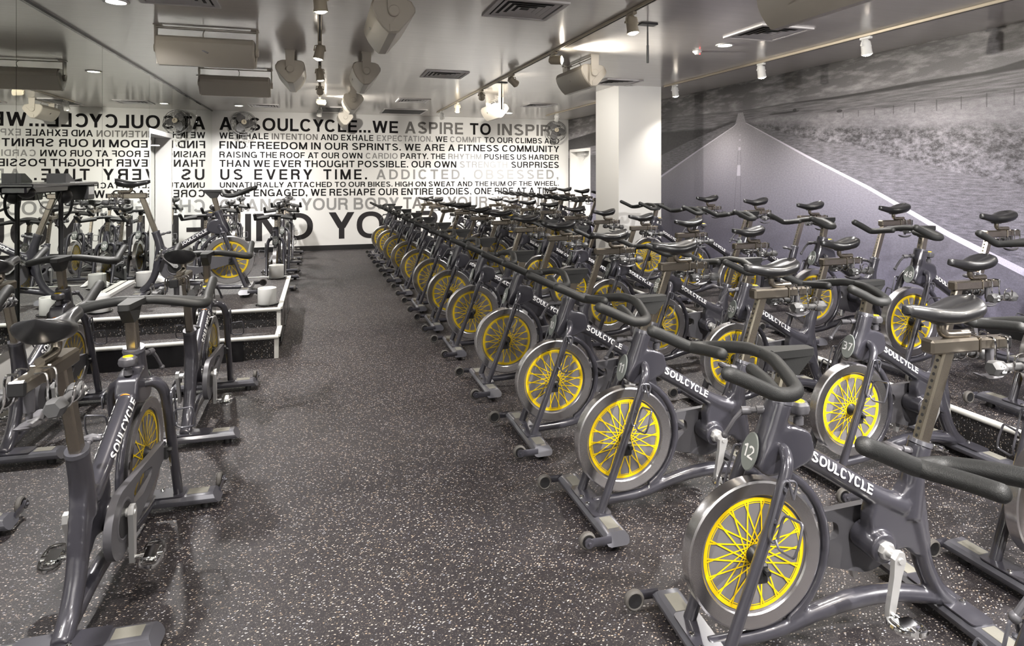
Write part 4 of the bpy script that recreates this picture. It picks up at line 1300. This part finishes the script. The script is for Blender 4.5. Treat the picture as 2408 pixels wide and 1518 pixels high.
    for s_ in (-1, 1):
        y = s_ * .0125
        for r0, r1 in ((.166, .1785), (.1605, .1635), (.0300, .0325)):
            n = 64
            vs = []
            for k in range(n):
                a = 2 * pi * k / n
                vs += [WC + Vector((r0 * cos(a), y, r0 * sin(a))), WC + Vector((r1 * cos(a), y, r1 * sin(a)))]
            mb.add(vs, [(2 * k, 2 * k + 1, (2 * k + 3) % (2 * n), (2 * k + 2) % (2 * n)) for k in range(n)])
        for k in range(36):
            a0 = 2 * pi * (k + .5) / 36
            d = .95 if k % 2 else -.95
            p0 = Vector((.031 * cos(a0 + d), 0, .031 * sin(a0 + d)))
            a1 = a0 + (.055 if k % 2 else -.055)
            p1 = Vector((.167 * cos(a1), 0, .167 * sin(a1)))
            t = (p1 - p0).normalized(); nn = Vector((-t.z, 0, t.x)) * .0021
            o = WC + Vector((0, y + s_ * (.0006 if k % 2 else .0012), 0))
            mb.add([o + p0 - nn, o + p0 + nn, o + p1 + nn * 1.25, o + p1 - nn * 1.25], [(0, 1, 2, 3)])
    add('spokes', 'yellow_spokes', mb.mesh('yellow_spokes', 'yellow'), 'rim')
    mb = MB(); mb.lathe([(0, -.05), (.014, -.05), (.018, -.03), (.030, -.016), (.030, .016), (.018, .03), (.014, .05), (0, .05)], WC, 'y', 20)
    add('hub', 'hub', mb.mesh('hub', 'black'), 'rim')
    # chain guard on the right side
    c1, r1, c2, r2 = Vector((-.165, .285)), .118, Vector((.325, .338)), .036
    d = (c2 - c1); ang = atan2(d.y, d.x); al = math.acos((r1 - r2) / d.length)
    out = [(c1.x + r1 * cos(ang + al + t * (2 * pi - 2 * al) / 22), c1.y + r1 * sin(ang + al + t * (2 * pi - 2 * al) / 22)) for t in range(23)]
    out += [(c2.x + r2 * cos(ang - al + t * 2 * al / 8), c2.y + r2 * sin(ang - al + t * 2 * al / 8)) for t in range(9)]
    hole = rounded([(-.052, .352), (-.058, .300), (.06, .283), (.155, .312), (.165, .343), (.05, .366)], .022)
    mb = MB(); mb.prism(out, -.058, -.084, 'xz', [hole])
    add('guard', 'chain_guard', mb.mesh('chain_guard', 'guard', 40))
    mb = MB(); mb.lathe([(.060, -.0842), (.066, -.087), (.074, -.0842), (.060, -.0842)], (BB_.x - .012, 0, .292), 'y', 30)
    mb.lathe([(0, -.0835), (.060, -.0845), (.060, -.086), (0, -.086)], (BB_.x - .012, 0, .292), 'y', 26, mi=1)
    add('gring', 'guard_ring', mb.mesh('guard_ring', ['guard', 'black']), 'guard')
    # cranks and pedals
    for s_, k, a in ((1, 'L', radians(-79)), (-1, 'R', radians(-95))):
        e = BB_ + Vector((cos(a) * .168, 0, sin(a) * .168))
        y0 = s_ * .104
        mb = MB()
        dr = Vector((cos(a), 0, sin(a))); pn = Vector((-dr.z, 0, dr.x))
        pts = [BB_ - dr * .026 + pn * .010, BB_ - dr * .026 - pn * .010, BB_ - pn * .022, BB_ + dr * .05 - pn * .015, e - dr * .01 - pn * .013, e + dr * .018 - pn * .008, e + dr * .018 + pn * .008, e - dr * .01 + pn * .013, BB_ + dr * .05 + pn * .015, BB_ + pn * .022]
        mb.prism([(p.x, p.z) for p in pts], y0 - .009, y0 + .009)
        mb.cyl(BB_ + Vector((0, s_ * .05, 0)), BB_ + Vector((0, y0, 0)), .016, 16)
        mb.lathe([(0, y0 + s_ * .009), (.011, y0 + s_ * .009), (.009, y0 + s_ * .013), (0, y0 + s_ * .013)], (BB_.x, 0, BB_.z), 'y', 10)
        add('crank' + k, 'crank_arm', mb.mesh('crank_arm', 'silver', 30))
        mb = MB(); mb.lathe([(0, s_ * .052), (.030, s_ * .052), (.030, s_ * .062), (.026, s_ * .068), (0, s_ * .068)], (BB_.x, 0, BB_.z), 'y', 8)
        add('cup' + k, 'bearing_cup', mb.mesh('bearing_cup', 'silver'), 'crank' + k)
        mb = MB()
        c = Vector((e.x, s_ * .165, e.z))
        mb.cyl((e.x, y0, e.z), (e.x, s_ * .135, e.z), .009, 10)
        mb.cyl((e.x, s_ * .13, e.z), (e.x, s_ * .205, e.z), .013, 12)
        mb.bbox(c, (.072, .054, .026), .007)
        mb.bbox(c + Vector((.030, 0, .006)), (.012, .056, .014), .003); mb.bbox(c + Vector((-.030, 0, -.006)), (.012, .056, .014), .003)
        for s2 in (-1, 1):
            mb.tube([c + Vector((s2 * .020, -s_ * .028, s2 * .004)), c + Vector((s2 * .046, -s_ * .024, s2 * .008)), c + Vector((s2 * .056, 0, s2 * .009)), c + Vector((s2 * .046, s_ * .030, s2 * .008)), c + Vector((s2 * .012, s_ * .040, s2 * .002))], .0085, n=6, smooth=3, ell=(.7, 1.1))
        add('pedal' + k, 'pedal', mb.mesh('pedal', 'chrome', 40), 'crank' + k)
    # resistance knob, head lever, seat lever
    kb = Vector((.146, 0, .738))
    mb = MB()
    prof = [(0, .0), (.010, .0), (.010, .016)]
    mb.lathe([(.016, -.01), (.016, .012), (.009, .016), (.009, .028)], kb, 'z', 14)
    vs = []
    n = 36
    hs = ((.020, .024), (.030, .030), (.034, .042), (.032, .056), (.024, .064))
    for r_, h in hs:
        for k in range(n):
            a = 2 * pi * k / n
            q = r_ * (1 + .07 * cos(6 * a))
            vs.append(kb + Vector((q * cos(a), q * sin(a), h)))
    mb.add(vs, [(i * n + k, i * n + (k + 1) % n, (i + 1) * n + (k + 1) % n, (i + 1) * n + k) for i in range(4) for k in range(n)] + [tuple(range(n - 1, -1, -1)), tuple(4 * n + k for k in range(n))])
    add('knob', 'tension_knob', mb.mesh('tension_knob', 'guard'))
    mb = MB(); mb.lathe([(0, .064), (.019, .064), (.017, .0665), (0, .0675)], kb, 'z', 22)
    add('kcap', 'knob_cap', mb.mesh('knob_cap', 'yellow'), 'knob')
    mb = MB()
    mb.tube([(.235, -.004, .780), (.285, -.022, .776)], .0135, n=12); mb.tube([(.282, -.021, .776), (.302, -.028, .774)], .009, n=10)
    mb.tube([(.302, -.028, .774), (.328, -.038, .772)], .0135, n=12)
    mb.tube([(.322, -.036, .774), (.346, -.048, .742), (.372, -.062, .690)], [.009, .007, .0075], n=8); mb.sphere((.373, -.063, .687), .0115, 10, 6)
    add('lever', 'head_lever', mb.mesh('head_lever', 'guard'))
    mb = MB(); mb.tube([(-.305, .0, .595), (-.255, .0, .608)], .012, n=12); mb.tube([(-.26, 0, .607), (-.233, 0, .614)], .008, n=10); mb.tube([(-.236, -.0, .613), (-.216, .0, .618)], [.010, .013], n=12)
    mb.tube([(-.218, -.026, .617), (-.212, 0, .619), (-.218, .026, .617)], [.010, .015, .010], n=10, smooth=3, caps='round')
    add('slever', 'seat_lever', mb.mesh('seat_lever', 'guard'))
    # handlebar group
    bd = BARDIR.normalized(); p0 = Vector((.215, 0, .812))
    tp = p0 + bd * .165
    rotb = Matrix((Vector((-bd.z, 0, bd.x)) * -1, Vector((0, 1, 0)), bd)).transposed()
    mb = MB(); mb.bbox(p0 + bd * .03, (.048, .040, .30), .006, rotb)
    for k in range(8): mb.lathe([(0, 0), (.006, 0)], (0, 0, 0), 'x', 10, mi=1)
    nv = len(mb.v) - 8 * 20
    mb.v = mb.v[:nv]; mb.f = [f for f in mb.f if max(f) < nv]; mb.mi = mb.mi[:len(mb.f)]
    for k in range(8):
        c = p0 + bd * (.165 - .03 * k) + (rotb @ Vector((.0246, 0, 0)))
        vs = [c + (rotb @ Vector((0, .0062 * cos(2 * pi * j / 10), .0062 * sin(2 * pi * j / 10)))) for j in range(10)]
        mb.add(vs, [tuple(range(10))], 1)
    add('hpost', 'handlebar_post', mb.mesh('handlebar_post', ['steel', 'black'], 30), None, 'bar')
    mb = MB()
    zt = tp.z + .022
    mb.prism(rounded([(tp.x - .082, -.022), (tp.x - .02, -.027), (.268, -.036), (.282, 0), (.268, .036), (tp.x - .02, .027), (tp.x - .082, .022)], .012), zt - .012, zt + .012, 'xy')
    mb.prism([(tp.x - .078, zt - .010), (.255, zt - .010), (.235, zt - .028), (tp.x + .038, zt - .065), (tp.x - .02, zt - .072), (tp.x - .035, zt - .055)], -.022, .022)
    add('stem', 'stem', mb.mesh('stem', 'grip', 30), None, 'bar')
    mb = MB()
    zb = zt - .002
    mb.tube([(.262, -.03, zb), (.262, 0, zb), (.262, .03, zb)], .0185, n=14)
    for s_ in (-1, 1):
        mb.tube([(.266, 0, zb), (.270, s_ * .035, zb), (.276, s_ * .075, zb - .002), (.294, s_ * .150, zb - .016), (.308, s_ * .205, zb - .030), (.320, s_ * .230, zb - .036), (.340, s_ * .243, zb - .039), (.362, s_ * .246, zb - .039), (.395, s_ * .242, zb - .035), (.43, s_ * .240, zb - .020), (.485, s_ * .239, zb + .006), (.540, s_ * .238, zb + .030)],
                [.0185, .019, .020, .0205, .0205, .0205, .0205, .0205, .0205, .0205, .0205, .0205], n=14, smooth=4, caps='round')
        mb.tube([(.395, s_ * .240, zb - .035), (.382, s_ * .210, zb - .034), (.370, s_ * .15, zb - .026), (.364, s_ * .085, zb - .018)], .0195, n=14, smooth=4, caps='round')
    add('bar', 'handlebar', mb.mesh('handlebar', 'grip', 50), None, 'bar')
    # number plate on the head
    mb = MB(); mb.lathe([(0, -.002), (.036, -.002), (.038, 0), (.036, .004), (0, .0045)], (0, 0, 0), 'z', 30)
    mb.v = [(p[0], p[1] * 1.62, p[2]) for p in mb.v]
    add('plate', 'number_plate', mb.mesh('number_plate', 'plate'), None, 'plate')
    # seat group
    sd = SEATDIR.normalized(); q0 = Vector((-.330, 0, .622))
    rots = Matrix((Vector((-sd.z, 0, sd.x)) * -1, Vector((0, 1, 0)), sd)).transposed()
    top = q0 + sd * .330
    mb = MB(); mb.bbox(q0 + sd * .12, (.046, .036, .44), .006, rots)
    for k in range(13):
        c = q0 + sd * (.305 - .024 * k) + (rots @ Vector((.0236, 0, 0)))
        mb.add([c + (rots @ Vector((0, .0056 * cos(2 * pi * j / 10), .0056 * sin(2 * pi * j / 10)))) for j in range(10)], [tuple(range(10))], 1)
    add('spost', 'seat_post', mb.mesh('seat_post', ['steel', 'black'], 30), None, 'seat')
    zr = top.z + .012
    xr = top.x
    mb = MB(); mb.bbox((xr - .055, 0, zr), (.20, .054, .050), .008)
    mb.bbox((xr - .157, 0, zr), (.006, .058, .054), .003)
    add('sleeve', 'rail_sleeve', mb.mesh('rail_sleeve', 'steel', 30), None, 'seat')
    mb = MB(); mb.bbox((xr - .19, 0, zr), (.20, .043, .041), .007)
    mb.bbox((xr - .292, 0, zr), (.012, .046, .044), .005, mi=1)
    add('rail', 'seat_rail', mb.mesh('seat_rail', ['steel', 'black'], 30), None, 'seat')
    mb = MB(); mb.tube([(xr - .095, 0, zr + .095), (xr - .095, 0, zr + .075), (xr - .097, 0, zr + .050), (xr - .112, 0, zr + .038), (xr - .15, 0, zr + .036), (xr - .205, 0, zr + .036)], .0145, n=14, smooth=4)
    add('sstem', 'saddle_stem', mb.mesh('saddle_stem', 'steel', 50), None, 'seat')
    mb = MB(); mb.tube([(xr - .225, 0, zr - .02), (xr - .225, 0, zr - .085)], .014, n=12); mb.tube([(xr - .225, 0, zr - .085), (xr - .225, 0, zr - .105)], .009, n=10)
    mb.tube([(xr - .285, 0, zr - .112), (xr - .255, 0, zr - .120), (xr - .225, 0, zr - .122), (xr - .195, 0, zr - .120), (xr - .165, 0, zr - .108)], [.012, .022, .026, .022, .012], n=14, smooth=3, ell=(1.0, .30), caps='round')
    add('sknob', 'seat_slide_knob', mb.mesh('seat_slide_knob', 'guard', 40), None, 'seat')
    # dumbbell cradles
    for s_, k in ((1, 'L'), (-1, 'R')):
        mb = MB()
        x1, x2 = xr - .188, xr - .242
        def L_(x): return [(x, s_ * .020, zr + .024), (x, s_ * .044, zr + .026), (x, s_ * .052, zr + .005), (x, s_ * .052, zr - .045), (x, s_ * .064, zr - .074), (x, s_ * .088, zr - .080), (x, s_ * .112, zr - .062), (x, s_ * .120, zr - .02)]
        a_ = L_(x1); b2 = L_(x2)
        mb.tube(a_ + [((x1 + x2) / 2, s_ * .121, zr - .008)] + b2[::-1], .0036, n=6, smooth=3)
        add('cradle' + k, 'dumbbell_cradle', mb.mesh('dumbbell_cradle', 'chrome', 50), 'rail', None)
    # saddle
    mb = MB()
    nu, nv = 18, 28
    xs0, xs1 = xr - .232, xr + .066
    zs = zr + .150
    vs = []
    for i in range(nu + 1):
        u = i / nu
        x = xs0 + (xs1 - xs0) * u
        e0 = min(1, sqrt(max(0, 1 - (1 - min(1, u / .16)) ** 2)) + .02); e1 = min(1, sqrt(max(0, 1 - (max(0, u - .90) / .10) ** 2)) + .03)
        wd = (.081 - .060 / (1 + math.exp(-(u - .50) * 12))) * e0 * e1
        ztop = zs + .008 * cos(u * 2 * pi) - .010 * u + .010 * (u < .35) * (1 - u / .35)
        th = (.082 - .044 * u) * (e0 ** .5) * e1
        for j in range(nv):
            a = 2 * pi * j / nv
            yy = cos(a); zz = sin(a)
            sx = math.copysign(abs(yy) ** .75, yy)
            if zz >= 0:
                g = max(0, 1 - (abs(yy) / .30) ** 2) * .015 * (1 - smooth01((u - .45) / .4)) * (u > .03)
                vs.append((x, wd * sx, ztop - (1 - zz ** .8) * .030 * e0 - g))
            else:
                vs.append((x, wd * sx * (1 - .22 * (-zz)), ztop - .030 * e0 - (-zz) ** .9 * (th - .030 * e0)))
    fs = [(i * nv + j, i * nv + (j + 1) % nv, (i + 1) * nv + (j + 1) % nv, (i + 1) * nv + j) for i in range(nu) for j in range(nv)]
    fs += [tuple(range(nv)), tuple(nu * nv + j for j in range(nv))]
    mb.add(vs, fs)
    add('saddle', 'saddle', mb.mesh('saddle', 'saddle', 60), None, 'seat')
    mb = MB(); mb.bbox((xr - .095, 0, zs - .060), (.062, .052, .034), .008)
    mb.tube([(xr - .19, .030, zs - .060), (xr - .14, .026, zs - .052), (xr - .05, .022, zs - .050), (xr + .03, .006, zs - .030)], .0045, n=6, smooth=3)
    mb.tube([(xr - .19, -.030, zs - .060), (xr - .14, -.026, zs - .052), (xr - .05, -.022, zs - .050), (xr + .03, -.006, zs - .030)], .0045, n=6, smooth=3)
    add('sclamp', 'saddle_clamp', mb.mesh('saddle_clamp', 'black', 40), 'saddle', None)
    return P, Vector((xr - .215, .088, zr - .0610))

BIKE, DB_AT = make_parts()

def dumbbell_meshes():
    mb = MB()
    mb.tube([(-.05, 0, 0), (.05, 0, 0)], .0135, n=12)
    for s_ in (-1, 1):
        mb.tube([(s_ * .038, 0, 0), (s_ * .048, 0, 0), (s_ * .080, 0, 0), (s_ * .092, 0, 0)], [.019, .027, .028, .021], n=6)
    a = mb.mesh('dumbbell', 'dumbbell', 50)
    V, F, asp = glyphs('2', .2)
    mb = MB(); h = .026
    mb.add([(.064 + (.5 - p[0]) * h * asp, .0252, (p[1] - .5) * h) for p in V], F)
    mb.add([(.064 + (p[0] - .5) * h * asp, -.0252, (p[1] - .5) * h) for p in V], F)
    return a, mb.mesh('numeral', 'letter')
DBM = dumbbell_meshes()
NUM = {}
PLATE_LOC = Vector((.322, 0, .655))
PLATE_ROT = (radians(90 - 17), 0, radians(90))

def bike(x, y, z, rz, label, group, number=None, bar=-.02, seat=0.0, slide=None, short=None, weights=True, crank=0.0):
    root = thing('spin_bike', label, 'exercise bike', (x, y, z), rz, group)
    slide = (slide or 0.0) + .015 * sin(x * 37 + y * 91)
    made = {}
    for key, name, me, par, grp, loc, rot in BIKE:
        if key == 'plate' and number is None: pass
        o = link(name, me, made[par] if par else root)
        made[key] = o
        if grp == 'bar': o.location = BARDIR.normalized() * bar
        elif grp == 'seat':
            o.location = SEATDIR.normalized() * seat
            if key in ('saddle', 'sstem'): o.location.x += slide
            elif key in ('rail', 'sknob', 'sleeve'): o.location.x += slide * .35
        elif grp == 'plate': o.location = PLATE_LOC; o.rotation_euler = PLATE_ROT
    if number is not None:
        if number not in NUM: NUM[number] = number_mesh(number)
        link('numeral', NUM[number], made['plate'])
    if crank:
        for k in ('crankL', 'crankR'):
            o = made[k]
            R_ = Matrix.Rotation(crank, 3, 'Y')
            o.rotation_euler = (0, crank, 0); o.location = BB_ - R_ @ BB_
    if weights:
        for s_, nm in ((1, 'left'), (-1, 'right')):
            p = Vector((DB_AT.x, s_ * DB_AT.y, DB_AT.z)) + SEATDIR.normalized() * seat + Vector((slide * .35, 0, 0))
            wpos = Matrix.Rotation(rz, 3, 'Z') @ p + Vector((x, y, z))
            d = link('dumbbell', DBM[0]); d.location = wpos; d.rotation_euler = (radians(8 * s_), 0, rz)
            tag(d, 'small grey dumbbell on the %s side behind the saddle of %s' % (nm, short or 'its bike'), 'dumbbell', 'dumbbells behind the saddles')
            link('numeral', DBM[1], d)
    return root
# ================================================================== THE BIKES
LEFT = pi            # facing the aisle (-X)
rnd = random.Random(11)
row1 = [(12, 1.686), (11, 2.585), (10, 3.436), (9, 4.362), (8, 5.347), (7, 6.265), (6, 7.168), (5, 8.142), (4, 9.117), (3, 10.09), (2, 11.087), (1, 11.98)]
for n, y in row1:
    x = 1.66 - .018 * (y - 1.7)
    bike(*((x, y, 0, LEFT) if n < 12 else (1.635, 1.66, 0, radians(175.5))), 'dark grey spin bike numbered %d with yellow spokes in the aisle row' % n, 'spin bikes in the aisle row', n, -.03, rnd.uniform(-.01, .02), .13 if n == 12 else .03, 'aisle row bike %d' % n, crank=rnd.uniform(-.3, .3) if n < 10 else 0)
bike(1.65, .79, 0, radians(178), 'spin bike cut by the lower right corner, only its handlebar in view', 'spin bikes in the aisle row', None, -.06, 0.0, None, 'the lower right corner bike')
row2 = [(38, 1.63), (37, 2.564), (36, 3.49), (35, 4.42), (34, 5.28), (33, 6.17), (32, 7.08), (31, 8.02), (30, 8.97), (29, 9.92), (28, 10.88), (27, 11.82)]
for n, y in row2:
    x = 2.92 - .016 * (y - 2.5)
    lb = 'dark grey spin bike numbered %d with yellow spokes in the middle row' % n if n < 38 else 'spin bike cut by the right edge in the middle row, its wheel half shown'
    bike(x, y, 0, LEFT, lb, 'spin bikes in the middle row', n if n < 38 else None, -.02, rnd.uniform(-.02, .01), -.01, 'middle row bike %d' % n if n < 38 else 'the middle row edge bike', crank=rnd.uniform(-.4, .4))
row3 = [(49, 2.42), (48, 3.29), (47, 4.16), (46, 5.08), (45, 5.90), (44, 6.80), (43, 9.05), (42, 9.82), (41, 10.6), (40, 11.4), (39, 12.2)]
for n, y in row3:
    x = 4.175 - .012 * (y - 3.3)
    lb = 'grey spin bike numbered %d on the raised platform by the road mural' % n if n < 49 else 'spin bike cut by the right edge on the raised platform'
    bike(x, y, RISE, LEFT, lb, 'spin bikes on the raised platform', n if n < 49 else None, -.025, rnd.uniform(-.05, -.02), .005, 'platform bike %d' % n if n < 49 else 'the platform edge bike', crank=rnd.uniform(-.4, .4))
# four bikes left of the aisle, facing the podium
for x, y, hd, lb, sh, bo, so in ((-.75, 2.73, 87, 'spin bike facing away at lower left, nearest the camera', 'the nearest lower left bike', .015, .01),
                     (-.72, 4.37, 89, 'spin bike facing away beside the podium step, nearer the aisle', 'the aisle step bike', .015, .02),
                     (-1.56, 4.38, 86, 'spin bike facing away between the mirror and the podium step', 'the mirror step bike', .015, .0),
                     (-1.55, 2.73, 89, 'spin bike cut by the left edge, only its front foot and grip in view', 'the left edge bike', .015, .0)):
    bike(x, y, 0, radians(hd), lb, 'spin bikes facing the podium', None, bo, so, .05, sh, crank=-.12)
# instructor bike
bike(-1.17, 6.72, POD + .001, 0, 'instructor spin bike in profile on the podium, facing the aisle', 'instructor bike', None, .02, .03, 0.0, 'the instructor bike', crank=2.2)
# six bikes beyond the podium, facing the camera
for n, x, y in ((15, -.565, 9.22), (17, -.57, 10.80), (19, -.57, 12.25), (16, -1.42, 9.15), (18, -1.42, 10.65), (20, -1.42, 12.15)):
    bike(x, y, 0, -pi / 2, 'spin bike numbered %d facing the camera beyond the podium' % n, 'spin bikes beyond the podium', n, rnd.uniform(-.01, .02), rnd.uniform(0, .02), None, 'bike %d beyond the podium' % n)
